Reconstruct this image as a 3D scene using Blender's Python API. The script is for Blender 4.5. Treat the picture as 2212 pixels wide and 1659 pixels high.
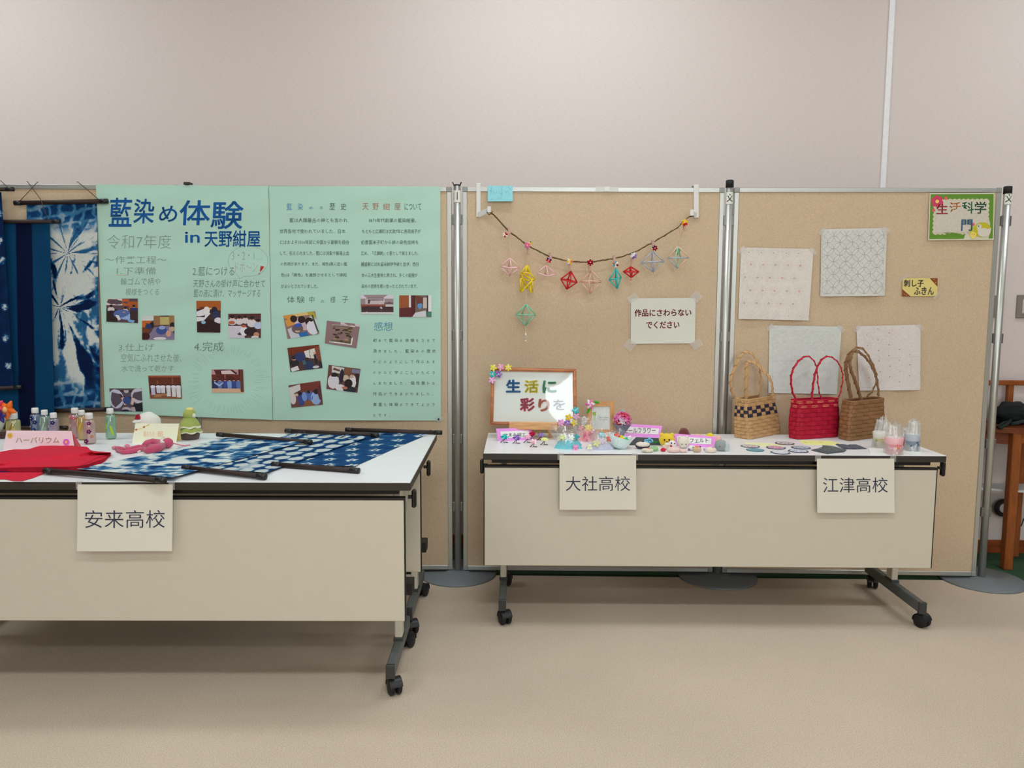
import bpy, math, random
from mathutils import Vector, Matrix, noise as mnoise
for o in list(bpy.data.objects): bpy.data.objects.remove(o)
SC = bpy.context.scene; COL = SC.collection
PI = math.pi
# ---------------------------------------------------------------- camera
CX, CY, FPX = 1106.0, 829.5, 1660.0
PIT, ROL, YAW, CAMH = (math.radians(v) for v in (5.7756, .2766, .964, 0)); CAMH = 1.2555
_f = Vector((-math.sin(YAW)*math.cos(PIT), math.cos(YAW)*math.cos(PIT), -math.sin(PIT)))
_r = Vector((math.cos(YAW), math.sin(YAW), 0)); _u = _r.cross(_f)
_R = _r*math.cos(ROL)+_u*math.sin(ROL); _U = -_r*math.sin(ROL)+_u*math.cos(ROL)
CAM = Vector((0, 0, CAMH))
cd = bpy.data.cameras.new('camera'); cam = bpy.data.objects.new('camera', cd); COL.objects.link(cam)
cd.sensor_width = 36; cd.sensor_fit = 'HORIZONTAL'; cd.lens = FPX/2212*36; cd.clip_start = .05; cd.clip_end = 60
cam.matrix_world = Matrix(((_R.x, _U.x, -_f.x, 0), (_R.y, _U.y, -_f.y, 0), (_R.z, _U.z, -_f.z, CAMH), (0, 0, 0, 1)))
SC.camera = cam
# ---------------------------------------------------------------- light of the room
SC.view_settings.view_transform = 'Standard'; SC.view_settings.look = 'None'
SC.view_settings.gamma = 1; SC.view_settings.exposure = 0.30; SC.view_settings.use_curve_mapping = False
W = bpy.data.worlds.new('room_air'); SC.world = W; W.use_nodes = True
W.node_tree.nodes['Background'].inputs[0].default_value = (.92, 1, 1.05, 1)
W.node_tree.nodes['Background'].inputs[1].default_value = 0.03
CEIL = 3.3
def ceiling_lamp(x, y, power, sx=1.25, sy=.28, col=(.90, .985, 1.06)):
    l = bpy.data.lights.new('ceiling_light', 'AREA'); l.shape = 'RECTANGLE'; l.size = sx; l.size_y = sy
    l.energy = power; l.color = col
    o = bpy.data.objects.new('ceiling_light', l); COL.objects.link(o); o.location = (x, y, CEIL-.03)
for lx, ly, pw in ((-2.9, 3.0, 15), (.15, 3.0, 14), (2.9, 3.0, 11.5), (-2.9, .5, 15), (.15, .5, 24), (3.2, .5, 13), (-2.9, -2.0, 18), (.15, -2.0, 22), (3.2, -2.0, 18)):
    ceiling_lamp(lx, ly, pw)
# ---------------------------------------------------------------- measuring helpers: where a sight line meets a plane of the place
def ray(x, y): return _f+(x-CX)/FPX*_R-(y-CY)/FPX*_U
def TZ(x, y, z): d = ray(x, y); return CAM+d*((z-CAMH)/d.z)
def FY(x, y, Y): d = ray(x, y); return CAM+d*(Y/d.y)
def onplane(x, y, o, n):
    d = ray(x, y); return CAM+d*((o-CAM).dot(n)/d.dot(n))
# ---------------------------------------------------------------- colour
GAIN = 1.25
def lin(v):
    v /= 255.0
    return v/12.92 if v <= .04045 else ((v+.055)/1.055)**2.4
def C(r, g, b, k=None): return tuple(min(.9, lin(v)*(GAIN if k is None else k)) for v in (r, g, b))
def mixc(a, b, t): t = max(0, min(1, t)); return tuple(p+(q-p)*t for p, q in zip(a, b))
# ---------------------------------------------------------------- materials
def newmat(name):
    m = bpy.data.materials.new(name); m.use_nodes = True; nt = m.node_tree
    b = nt.nodes['Principled BSDF']; return m, nt, b
def N(nt, t, **kw):
    n = nt.nodes.new(t)
    for k, v in kw.items():
        if k in n.inputs.keys() if hasattr(n.inputs, 'keys') else False: n.inputs[k].default_value = v
        else: setattr(n, k, v)
    return n
def attr_mat(name, rough=.7, spec=.3, metal=0., nscale=40, namp=.12, bump=.0, bscale=200, sheen=0., stretch=None, coat=0.):
    m, nt, b = newmat(name)
    a = N(nt, 'ShaderNodeAttribute', attribute_name='col')
    tc = N(nt, 'ShaderNodeTexCoord'); mp = N(nt, 'ShaderNodeMapping')
    if stretch: mp.inputs['Scale'].default_value = stretch
    nt.links.new(tc.outputs['Object'], mp.inputs[0])
    nz = N(nt, 'ShaderNodeTexNoise'); nz.inputs['Scale'].default_value = nscale; nz.inputs['Detail'].default_value = 3
    nt.links.new(mp.outputs[0], nz.inputs['Vector'])
    mr = N(nt, 'ShaderNodeMapRange'); mr.inputs[3].default_value = 1-namp; mr.inputs[4].default_value = 1+namp
    mr.inputs[1].default_value = .3; mr.inputs[2].default_value = .7
    nt.links.new(nz.outputs[0], mr.inputs[0])
    mx = N(nt, 'ShaderNodeMix', data_type='RGBA', blend_type='MULTIPLY'); mx.inputs[0].default_value = 1
    nt.links.new(a.outputs['Color'], mx.inputs[6]); nt.links.new(mr.outputs[0], mx.inputs[7])
    nt.links.new(mx.outputs[2], b.inputs['Base Color'])
    b.inputs['Roughness'].default_value = rough; b.inputs['Metallic'].default_value = metal
    b.inputs['Specular IOR Level'].default_value = spec
    if sheen: b.inputs['Sheen Weight'].default_value = sheen
    if coat: b.inputs['Coat Weight'].default_value = coat; b.inputs['Coat Roughness'].default_value = .1
    if bump:
        nb = N(nt, 'ShaderNodeTexNoise'); nb.inputs['Scale'].default_value = bscale; nb.inputs['Detail'].default_value = 4
        nt.links.new(tc.outputs['Object'], nb.inputs['Vector'])
        bp = N(nt, 'ShaderNodeBump'); bp.inputs['Strength'].default_value = bump; bp.inputs['Distance'].default_value = .003
        nt.links.new(nb.outputs[0], bp.inputs['Height']); nt.links.new(bp.outputs[0], b.inputs['Normal'])
    return m
M = {}
M['paper'] = attr_mat('paper', .75, .25, namp=.015, nscale=12)
M['print'] = attr_mat('glossy_print', .5, .3, namp=.10, nscale=260)
M['fabric'] = attr_mat('cotton', .9, .1, namp=.05, nscale=120, bump=.25, bscale=400)
M['felt'] = attr_mat('wool_felt', 1., .05, namp=.06, nscale=300, bump=.5, bscale=500, sheen=.3)
M['plastic'] = attr_mat('plastic', .38, .45, namp=.02)
M['rubber'] = attr_mat('black_rubber', .55, .35, namp=.05)
M['gloss'] = attr_mat('varnish', .15, .5, namp=.02, coat=.3)
M['laminate'] = attr_mat('laminate', .32, .5, namp=.012, nscale=30)
M['paint'] = attr_mat('powder_coat', .45, .4, namp=.03, nscale=60)
M['alu'] = attr_mat('aluminium', .38, .5, metal=.75, namp=.05, nscale=30, stretch=(30, 30, 1))
M['wood'] = attr_mat('wood', .5, .35, namp=.20, nscale=14, stretch=(1, 8, 8), bump=.08, bscale=60)
M['woodz'] = attr_mat('wood_upright', .5, .35, namp=.20, nscale=14, stretch=(8, 8, 1), bump=.08, bscale=60)
M['straw'] = attr_mat('paper_straw', .45, .4, namp=.03)
M['kraft'] = attr_mat('kraft_band', .6, .3, namp=.10, nscale=30, stretch=(2, 2, 30))
def film_mat(name, tint=(1, 1, 1), diff=.06, glossy=.12, rough=.08, bump=.6, bscale=45, white=(.9, .9, .9)):
    m, nt, b = newmat(name); nt.nodes.remove(b); out = nt.nodes['Material Output']
    t = N(nt, 'ShaderNodeBsdfTransparent'); t.inputs[0].default_value = (*tint, 1)
    g = N(nt, 'ShaderNodeBsdfGlossy'); g.inputs['Roughness'].default_value = rough
    d = N(nt, 'ShaderNodeBsdfDiffuse'); d.inputs[0].default_value = (*white, 1)
    tc = N(nt, 'ShaderNodeTexCoord'); nz = N(nt, 'ShaderNodeTexNoise'); nz.inputs['Scale'].default_value = bscale
    nz.inputs['Detail'].default_value = 2; nt.links.new(tc.outputs['Object'], nz.inputs['Vector'])
    bp = N(nt, 'ShaderNodeBump'); bp.inputs['Strength'].default_value = bump; bp.inputs['Distance'].default_value = .01
    nt.links.new(nz.outputs[0], bp.inputs['Height']); nt.links.new(bp.outputs[0], g.inputs['Normal'])
    m1 = N(nt, 'ShaderNodeMixShader'); m1.inputs[0].default_value = glossy
    m2 = N(nt, 'ShaderNodeMixShader'); m2.inputs[0].default_value = diff
    nt.links.new(t.outputs[0], m1.inputs[1]); nt.links.new(g.outputs[0], m1.inputs[2])
    nt.links.new(m1.outputs[0], m2.inputs[1]); nt.links.new(d.outputs[0], m2.inputs[2])
    nt.links.new(m2.outputs[0], out.inputs[0]); return m
M['film'] = film_mat('cellophane', glossy=.11, diff=.07, rough=.12, bump=.35)
M['frost'] = film_mat('cloudy_film', glossy=.18, diff=.30, rough=.2, white=(.85, .85, .82))
M['tape'] = film_mat('clear_tape', glossy=.05, diff=.32, rough=.35, bump=.1, white=(.80, .76, .72))
M['acetate'] = film_mat('clear_sheet', glossy=.10, diff=.0, rough=.03, bump=.03, bscale=6)
def liquid_mat(name):
    m, nt, b = newmat(name); nt.nodes.remove(b); out = nt.nodes['Material Output']
    a = N(nt, 'ShaderNodeAttribute', attribute_name='col')
    t = N(nt, 'ShaderNodeBsdfTransparent'); d = N(nt, 'ShaderNodeBsdfDiffuse'); g = N(nt, 'ShaderNodeBsdfGlossy')
    g.inputs['Roughness'].default_value = .06
    nt.links.new(a.outputs['Color'], t.inputs[0]); nt.links.new(a.outputs['Color'], d.inputs[0])
    m1 = N(nt, 'ShaderNodeMixShader'); m1.inputs[0].default_value = .5
    m2 = N(nt, 'ShaderNodeMixShader'); m2.inputs[0].default_value = .08
    nt.links.new(t.outputs[0], m1.inputs[1]); nt.links.new(d.outputs[0], m1.inputs[2])
    nt.links.new(m1.outputs[0], m2.inputs[1]); nt.links.new(g.outputs[0], m2.inputs[2])
    nt.links.new(m2.outputs[0], out.inputs[0]); return m
M['liquid'] = liquid_mat('tinted_oil')
M['glass'] = film_mat('thin_glass', tint=(.96, .97, .96), glossy=.10, diff=.03, rough=.04, bump=0)
def plain_mat(name, c1, c2, scale, rough=.9, bump=.0, bscale=400, spec=.2, stretch=(1, 1, 1), detail=4, lo=.35, hi=.65, dist=.003, big=0.):
    m, nt, b = newmat(name)
    tc = N(nt, 'ShaderNodeTexCoord'); mp = N(nt, 'ShaderNodeMapping'); mp.inputs['Scale'].default_value = stretch
    nt.links.new(tc.outputs['Object'], mp.inputs[0])
    nz = N(nt, 'ShaderNodeTexNoise'); nz.inputs['Scale'].default_value = scale; nz.inputs['Detail'].default_value = detail
    nt.links.new(mp.outputs[0], nz.inputs['Vector'])
    cr = N(nt, 'ShaderNodeValToRGB'); cr.color_ramp.elements[0].position = lo; cr.color_ramp.elements[1].position = hi
    cr.color_ramp.elements[0].color = (*c1, 1); cr.color_ramp.elements[1].color = (*c2, 1)
    nt.links.new(nz.outputs[0], cr.inputs[0]); src = cr.outputs[0]
    if big:
        n2 = N(nt, 'ShaderNodeTexNoise'); n2.inputs['Scale'].default_value = 1.6; n2.inputs['Detail'].default_value = 3
        nt.links.new(tc.outputs['Object'], n2.inputs['Vector'])
        mr = N(nt, 'ShaderNodeMapRange'); mr.inputs[1].default_value = .3; mr.inputs[2].default_value = .7
        mr.inputs[3].default_value = 1-big; mr.inputs[4].default_value = 1+big; nt.links.new(n2.outputs[0], mr.inputs[0])
        mx = N(nt, 'ShaderNodeMix', data_type='RGBA', blend_type='MULTIPLY'); mx.inputs[0].default_value = 1
        nt.links.new(src, mx.inputs[6]); nt.links.new(mr.outputs[0], mx.inputs[7]); src = mx.outputs[2]
    nt.links.new(src, b.inputs['Base Color'])
    b.inputs['Roughness'].default_value = rough; b.inputs['Specular IOR Level'].default_value = spec
    if bump:
        nb = N(nt, 'ShaderNodeTexNoise'); nb.inputs['Scale'].default_value = bscale; nb.inputs['Detail'].default_value = 4
        nt.links.new(mp.outputs[0], nb.inputs['Vector'])
        bp = N(nt, 'ShaderNodeBump'); bp.inputs['Strength'].default_value = bump; bp.inputs['Distance'].default_value = dist
        nt.links.new(nb.outputs[0], bp.inputs['Height']); nt.links.new(bp.outputs[0], b.inputs['Normal'])
    return m
M['carpet'] = plain_mat('beige_carpet', C(174, 158, 139), C(202, 186, 166), 260, 1., .7, 320, .05, lo=.3, hi=.7, big=.05)
M['green'] = plain_mat('green_carpet', C(44, 66, 48), C(66, 92, 68), 260, 1., .7, 320, .05, big=.12)
M['wall'] = plain_mat('woven_wallpaper', C(200, 190, 184), C(206, 196, 190), 60, .9, .12, 160, .12, (1, 1, 5))
M['ceil'] = plain_mat('ceiling_board', C(225, 222, 215), C(232, 230, 224), 40, .95)
M['pin'] = plain_mat('pinboard_felt', C(186, 164, 135), C(198, 176, 148), 220, 1., .35, 500, .05, big=.02)
M['brownwood'] = plain_mat('red_brown_wood', C(112, 52, 20), C(146, 74, 32), 6, .45, .05, 60, .35, (1, 6, 6))
# ---------------------------------------------------------------- mesh builder
class MB:
    def __init__(s): s.V = []; s.F = []; s.mi = []; s.col = []; s.sm = []; s.mats = []; s.T = None
    def m(s, name):
        if name not in s.mats: s.mats.append(name)
        return s.mats.index(name)
    def add(s, vs, fs, col, mat, smooth=False, fcol=None):
        b = len(s.V); k = s.m(mat)
        s.V += [Vector(v) for v in vs]
        for i, f in enumerate(fs):
            s.F.append([b+j for j in f]); s.mi.append(k); s.col.append(fcol[i] if fcol else col); s.sm.append(smooth)
    def poly(s, pts, col, mat): s.add(pts, [list(range(len(pts)))], col, mat)
    def box(s, a, b, col, mat, X=None, bev=0.):
        x0, y0, z0 = a; x1, y1, z1 = b
        if bev:
            c = [(x0+x1)/2, (y0+y1)/2, (z0+z1)/2]; h = [abs(x1-x0)/2, abs(y1-y0)/2, abs(z1-z0)/2]
            bev = min(bev, min(h)*.9); vs = []; idx = {}
            for sx in (-1, 1):
                for sy in (-1, 1):
                    for sz in (-1, 1):
                        for ax in range(3):
                            q = [sx*(h[0]-bev), sy*(h[1]-bev), sz*(h[2]-bev)]; q[ax] = (sx, sy, sz)[ax]*h[ax]
                            idx[(sx, sy, sz, ax)] = len(vs); vs.append([c[i]+q[i] for i in range(3)])
            fs = []
            for ax in range(3):
                o1, o2 = [i for i in range(3) if i != ax]
                for sg in (-1, 1):
                    f = []
                    for p, q in ((-1, -1), (1, -1), (1, 1), (-1, 1)):
                        k = [0, 0, 0]; k[ax] = sg; k[o1] = p; k[o2] = q; f.append(idx[(*k, ax)])
                    fs.append(f)
            for ax in range(3):
                o1, o2 = [i for i in range(3) if i != ax]
                for p in (-1, 1):
                    for q in (-1, 1):
                        ks = []
                        for sg in (-1, 1):
                            k = [0, 0, 0]; k[ax] = sg; k[o1] = p; k[o2] = q; ks.append(tuple(k))
                        fs.append([idx[(*ks[0], o1)], idx[(*ks[1], o1)], idx[(*ks[1], o2)], idx[(*ks[0], o2)]])
            for sx in (-1, 1):
                for sy in (-1, 1):
                    for sz in (-1, 1): fs.append([idx[(sx, sy, sz, a_)] for a_ in range(3)])
        else:
            vs = [(x, y, z) for x in (x0, x1) for y in (y0, y1) for z in (z0, z1)]
            fs = [[0, 1, 3, 2], [4, 6, 7, 5], [0, 4, 5, 1], [2, 3, 7, 6], [0, 2, 6, 4], [1, 5, 7, 3]]
        if X is not None: vs = [X @ Vector(v) for v in vs]
        s.add(vs, fs, col, mat)
    def bar(s, p, q, w, h, col, mat, up=(0, 0, 1), bev=0.):
        p = Vector(p); q = Vector(q); d = q-p; L = d.length; d.normalize(); up = Vector(up)
        a = d.cross(up)
        if a.length < 1e-5: a = d.cross(Vector((0, 1, 0)))
        a.normalize(); u = a.cross(d)
        X = Matrix(((d.x, a.x, u.x, p.x), (d.y, a.y, u.y, p.y), (d.z, a.z, u.z, p.z), (0, 0, 0, 1)))
        s.box((0, -w/2, -h/2), (L, w/2, h/2), col, mat, X, bev)
    def tube(s, pts, r, col, mat, n=8, closed=False, cap=True, flat=None, up=None, cfun=None):
        pts = [Vector(p) for p in pts]; k = len(pts); vs = []; fs = []; fc = []
        prev = None
        for i, p in enumerate(pts):
            a = pts[(i-1) % k] if (closed or i) else p; b = pts[(i+1) % k] if (closed or i < k-1) else p
            t = (b-a)
            if t.length < 1e-9: t = Vector((0, 0, 1))
            t.normalize()
            if prev is None:
                ref = Vector(up) if up else (Vector((0, 0, 1)) if abs(t.z) < .9 else Vector((1, 0, 0)))
                x = ref-t*ref.dot(t)
                if x.length < 1e-6: x = t.orthogonal()
            else:
                x = prev-t*prev.dot(t)
                if x.length < 1e-6: x = t.orthogonal()
            x.normalize(); prev = x; y = t.cross(x); rr = r[i] if isinstance(r, (list, tuple)) else r
            rx, ry = (rr, rr) if flat is None else (rr*flat[0], rr*flat[1])
            for j in range(n):
                an = 2*PI*j/n+(PI/n if n == 4 else 0); vs.append(p+x*math.cos(an)*rx+y*math.sin(an)*ry)
        for i in range(k if closed else k-1):
            for j in range(n):
                i2 = (i+1) % k
                fs.append([i*n+j, i*n+(j+1) % n, i2*n+(j+1) % n, i2*n+j]); fc.append(cfun(i/(k-1)) if cfun else col)
        if cap and not closed:
            fs.append(list(range(n))[::-1]); fc.append(fc[0]); fs.append([(k-1)*n+j for j in range(n)]); fc.append(fc[-2])
        s.add(vs, fs, col, mat, n > 4, fc)
    def lathe(s, prof, col, mat, n=24, X=None, cols=None, sx=1., sy=1., smooth=True):
        vs = []; fs = []; fc = []
        for r, z in prof:
            for j in range(n):
                a = 2*PI*j/n; vs.append(Vector((r*math.cos(a)*sx, r*math.sin(a)*sy, z)))
        for i in range(len(prof)-1):
            for j in range(n):
                fs.append([i*n+j, i*n+(j+1) % n, (i+1)*n+(j+1) % n, (i+1)*n+j]); fc.append(cols[i] if cols else col)
        if prof[0][0] > 1e-6: fs.append([j for j in range(n)][::-1]); fc.append(fc[0])
        if prof[-1][0] > 1e-6: fs.append([(len(prof)-1)*n+j for j in range(n)]); fc.append(cols[-1] if cols else col)
        if X is not None: vs = [X @ v for v in vs]
        s.add(vs, fs, col, mat, smooth, fc)
    def ball(s, c, r, col, mat, nu=14, nv=9, X=None, wob=0., seed=0, cfun=None):
        r = (r, r, r) if not isinstance(r, (tuple, list)) else r
        vs = []; fs = []; fc = []; c = Vector(c)
        for i in range(nv+1):
            th = PI*i/nv
            for j in range(nu):
                a = 2*PI*j/nu; d = Vector((math.sin(th)*math.cos(a), math.sin(th)*math.sin(a), math.cos(th)))
                k = 1+wob*mnoise.noise(d*2.1+Vector((seed*3.7, seed, 1.3))) if wob else 1
                v = Vector((d.x*r[0]*k, d.y*r[1]*k, d.z*r[2]*k))
                vs.append(c+(X @ v if X is not None else v))
        for i in range(nv):
            for j in range(nu):
                fs.append([i*nu+j, (i+1)*nu+j, (i+1)*nu+(j+1) % nu, i*nu+(j+1) % nu])
                if cfun:
                    th = PI*(i+.5)/nv; a = 2*PI*(j+.5)/nu
                    fc.append(cfun(Vector((math.sin(th)*math.cos(a), math.sin(th)*math.sin(a), math.cos(th)))))
                else: fc.append(col)
        s.add(vs, fs, col, mat, True, fc)
    def grid(s, f, nu, nv, col, mat, cfun=None, smooth=True):
        vs = [f(i/nu, j/nv) for j in range(nv+1) for i in range(nu+1)]; fs = []; fc = []
        for j in range(nv):
            for i in range(nu):
                a = j*(nu+1)+i; fs.append([a, a+1, a+nu+2, a+nu+1]); fc.append(cfun((i+.5)/nu, (j+.5)/nv) if cfun else col)
        s.add(vs, fs, col, mat, smooth, fc)
    def prism(s, pts, d, col, mat, cap2=True):
        d = Vector(d); n = len(pts); a = [Vector(p) for p in pts]; b = [p+d for p in a]
        fs = [list(range(n)), [n+i for i in range(n)][::-1]]+[[i, n+i, n+(i+1) % n, (i+1) % n] for i in range(n)]
        s.add(a+b, fs, col, mat)
    def text(s, body, f, box, col, mat='paper', weight=0., res=3, shear=0.):
        """lettering laid on a surface f(u,v)->point, filling box (u0,v0,u1,v1), v downward"""
        me = text_mesh(body, min(0, weight), res)
        if not me[0]: return
        if weight > .0015:                                   # heavier strokes: the same outlines laid again a hair aside
            k = .7*weight
            for dx, dy in ((weight, 0), (-weight, 0), (0, weight), (0, -weight), (k, k), (-k, k), (k, -k), (-k, -k)): s._lay(me, f, box, col, mat, shear, dx, dy)
        s._lay(me, f, box, col, mat, shear, 0, 0)
    def _lay(s, me, f, box, col, mat, shear, dx, dy):
        vs, fs = me; xs = [v[0] for v in vs]; ys = [v[1] for v in vs]
        x0, x1, y0, y1 = min(xs), max(xs), min(ys), max(ys); u0, v0, u1, v1 = box
        out = []
        for x, y in vs:
            tu = (x+dx-x0)/max(1e-6, x1-x0); tv = (y1-y-dy)/max(1e-6, y1-y0)
            out.append(f(u0+(u1-u0)*tu+shear*(1-tv), v0+(v1-v0)*tv))
        s.add(out, fs, col, mat)
    def strip(s, pts, w, nrm, col, mat='paper'):
        pts = [Vector(p) for p in pts]; nrm = Vector(nrm); vs = []
        for i, p in enumerate(pts):
            t = pts[min(i+1, len(pts)-1)]-pts[max(i-1, 0)]
            if t.length < 1e-9: t = Vector((1, 0, 0))
            a = t.normalized().cross(nrm)*(w/2); vs += [p-a, p+a]
        s.add(vs, [[2*i, 2*i+1, 2*i+3, 2*i+2] for i in range(len(pts)-1)], col, mat)
    def build(s, name, parent=None, origin=None):
        me = bpy.data.meshes.new(name)
        if parent is not None: X = parent.matrix_basis.inverted() if not parent.parent else (parent.parent.matrix_basis @ parent.matrix_basis).inverted(); o0 = None
        else:
            xs = [v.x for v in s.V]; ys = [v.y for v in s.V]; zs = [v.z for v in s.V]
            o0 = Vector(origin) if origin is not None else Vector(((min(xs)+max(xs))/2, (min(ys)+max(ys))/2, min(zs)))
            X = Matrix.Translation(-o0)
        me.from_pydata([X @ v for v in s.V], [], s.F)
        for k in s.mats: me.materials.append(M[k])
        me.polygons.foreach_set('material_index', s.mi); me.polygons.foreach_set('use_smooth', s.sm)
        at = me.color_attributes.new('col', 'FLOAT_COLOR', 'CORNER'); buf = []
        for p, c in zip(me.polygons, s.col): buf += [c[0], c[1], c[2], 1.]*p.loop_total
        at.data.foreach_set('color', buf); me.update()
        o = bpy.data.objects.new(name, me); COL.objects.link(o)
        if parent is not None: o.parent = parent
        else: o.location = o0
        return o
_tc = bpy.data.curves.new('lettering', 'FONT'); _to = bpy.data.objects.new('lettering', _tc); COL.objects.link(_to)
_cache = {}
def text_mesh(body, weight, res):
    k = (body, weight, res)
    if k not in _cache:
        _tc.body = body; _tc.offset = weight; _tc.resolution_u = res; _tc.fill_mode = 'FRONT'
        dg = bpy.context.evaluated_depsgraph_get(); dg.update(); ev = _to.evaluated_get(dg); me = ev.to_mesh()
        _cache[k] = ([(v.co.x, v.co.y) for v in me.vertices], [list(p.vertices) for p in me.polygons]); ev.to_mesh_clear()
    return _cache[k]
def thing(name, label, cat, loc, rotz=0., group=None):
    o = bpy.data.objects.new(name, None); COL.objects.link(o); o.location = loc; o.rotation_euler = (0, 0, rotz)
    o.matrix_basis = Matrix.Translation(Vector(loc)) @ Matrix.Rotation(rotz, 4, 'Z')
    o['label'] = label; o['category'] = cat; o.empty_display_size = .05
    if group: o['group'] = group
    return o
def part(mb, name, root, label=None):
    o = mb.build(name, root)
    if label: o['label'] = label
    return o
def solo(mb, name, label, cat, group=None):
    o = mb.build(name); o['label'] = label; o['category'] = cat
    if group: o['group'] = group
    return o
def struct(mb, name):
    o = mb.build(name); o['kind'] = 'structure'; return o
def quadmap(a, b, c, d, off=0., n=None):
    """a top-left, b top-right, c bottom-right, d bottom-left -> f(u,v)"""
    a, b, c, d = (Vector(p) for p in (a, b, c, d))
    if n is None: n = (d-a).cross(b-a).normalized()
    else: n = Vector(n)
    return lambda u, v: a*(1-u)*(1-v)+b*u*(1-v)+c*u*v+d*(1-u)*v+n*off
def frame_of(n, up=(0, 0, 1)):
    n = Vector(n).normalized(); up = Vector(up); x = up.cross(n)
    if x.length < 1e-4: x = Vector((1, 0, 0)).cross(n)
    x.normalize(); y = n.cross(x); return Matrix((x, y, n)).transposed()
def flower(mb, c, n, r, cols, k=5, ctr=None, mat='fabric', fat=.55, lift=.2, spin=0., layers=1):
    c = Vector(c); R = frame_of(n)
    for L in range(layers):
        rr = r*(1-.38*L)
        for i in range(k):
            a = 2*PI*i/k+spin+L*PI/k; d = R @ Vector((math.cos(a), math.sin(a), 0)); t = R @ Vector((-math.sin(a), math.cos(a), 0)); nn = R @ Vector((0, 0, 1))
            X = Matrix((d, t, nn)).transposed()
            mb.ball(c+d*rr*.52+nn*(rr*lift*(L+.6)), (rr*.52, rr*fat*.62*5/k if k > 5 else rr*fat*.62, rr*.22), cols[i % len(cols)], mat, 8, 6, X)
    if ctr: mb.ball(c+R @ Vector((0, 0, r*.35)), r*.2, ctr, 'plastic', 8, 6)
# ---------------------------------------------------------------- the room
YW = 3.93; YG = 3.494
mb = MB(); mb.box((-7, -4, -.05), (7, YG, 0), (1, 1, 1), 'carpet'); struct(mb, 'floor')
mb = MB(); mb.box((-7, YG, -.05), (7, YW+.1, -.004), (1, 1, 1), 'green'); struct(mb, 'floor_back')
mb = MB(); mb.box((-7, YW, -.05), (7, YW+.1, CEIL), (1, 1, 1), 'wall'); struct(mb, 'wall_back')
mb = MB(); mb.box((-7, -4, CEIL), (7, YW+.1, CEIL+.1), (1, 1, 1), 'ceil'); struct(mb, 'ceiling')
mb = MB(); mb.box((-7, YW-.012, -.004), (7, YW, .062), (1, 1, 1), 'brownwood'); struct(mb, 'baseboard_back')
mb = MB(); mb.box((1.757, YW-.008, .062), (1.785, YW, CEIL), C(226, 230, 228), 'paint', bev=.003); struct(mb, 'trim_1')
# ---------------------------------------------------------------- display boards
ZB, ZT, BW, RW = .0196, 1.786, 1.1696, .021
GREY = C(186, 187, 180, 1.1); GREYD = C(150, 152, 146, 1.1)
def angv(t): t = math.radians(t); return Vector((math.cos(t), math.sin(t), 0))
P1b = Vector((-.3347, 3.5091, 0)); e1 = angv(2.0); P1a = P1b-BW*e1
e0 = angv(1.0); P0b = P1a-Vector((.045, 0, 0)); P0a = P0b-BW*e0
BOARD = {0: (P0a, e0), 1: (P1a, e1), 2: (Vector((-.2843, 3.5045, 0)), angv(.4555)), 3: (Vector((.9283, 3.5072, 0)), angv(-.6072))}
def bn(k): e = BOARD[k][1]; return Vector((e.y, -e.x, 0))
def PP(k, x, y, off=0.): n = bn(k); return onplane(x, y, BOARD[k][0]+n*off, n)
def pmap(k, off=0.): return lambda u, v: PP(k, u, v, off)          # surface coordinates measured as sight lines onto board k
blabel = ['tan felt display board behind the three hanging indigo scrolls', 'tan felt display board covered by the two mint green posters',
          'tan felt display board carrying the twig garland and white hooks', 'tan felt display board with four white stitched cloths taped on it']
for k in range(4):
    a, e = BOARD[k]; n = bn(k); t = thing('display_board', blabel[k], 'display board', a, math.atan2(e.y, e.x), 'felt display boards along the wall')
    X = t.matrix_basis
    mb = MB(); mb.box((RW*.6, .003, ZB+RW*.6), (BW-RW*.6, .026, ZT-RW*.6), (1, 1, 1), 'pin', X); part(mb, 'felt_panel', t)
    def rail(nm, p, q):
        mb = MB(); mb.box(p, q, GREY, 'alu', X, bev=.002); part(mb, nm, t)
    rail('top_rail', (RW, -.001, ZT-RW), (BW-RW, .029, ZT)); rail('bottom_rail', (RW, -.001, ZB), (BW-RW, .029, ZB+RW))
    rail('side_rail', (0, -.001, ZB+RW), (RW, .029, ZT-RW)); rail('side_rail', (BW-RW, -.001, ZB+RW), (BW, .029, ZT-RW))
    for cx in (0, BW-RW):
        for cz in (ZB, ZT-RW):
            mb = MB(); mb.box((cx-.0005, -.002, cz), (cx+RW+.0005, .030, cz+RW+.001), GREYD, 'plastic', X, bev=.002); part(mb, 'corner_cap', t, 'grey plastic corner cap')
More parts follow.
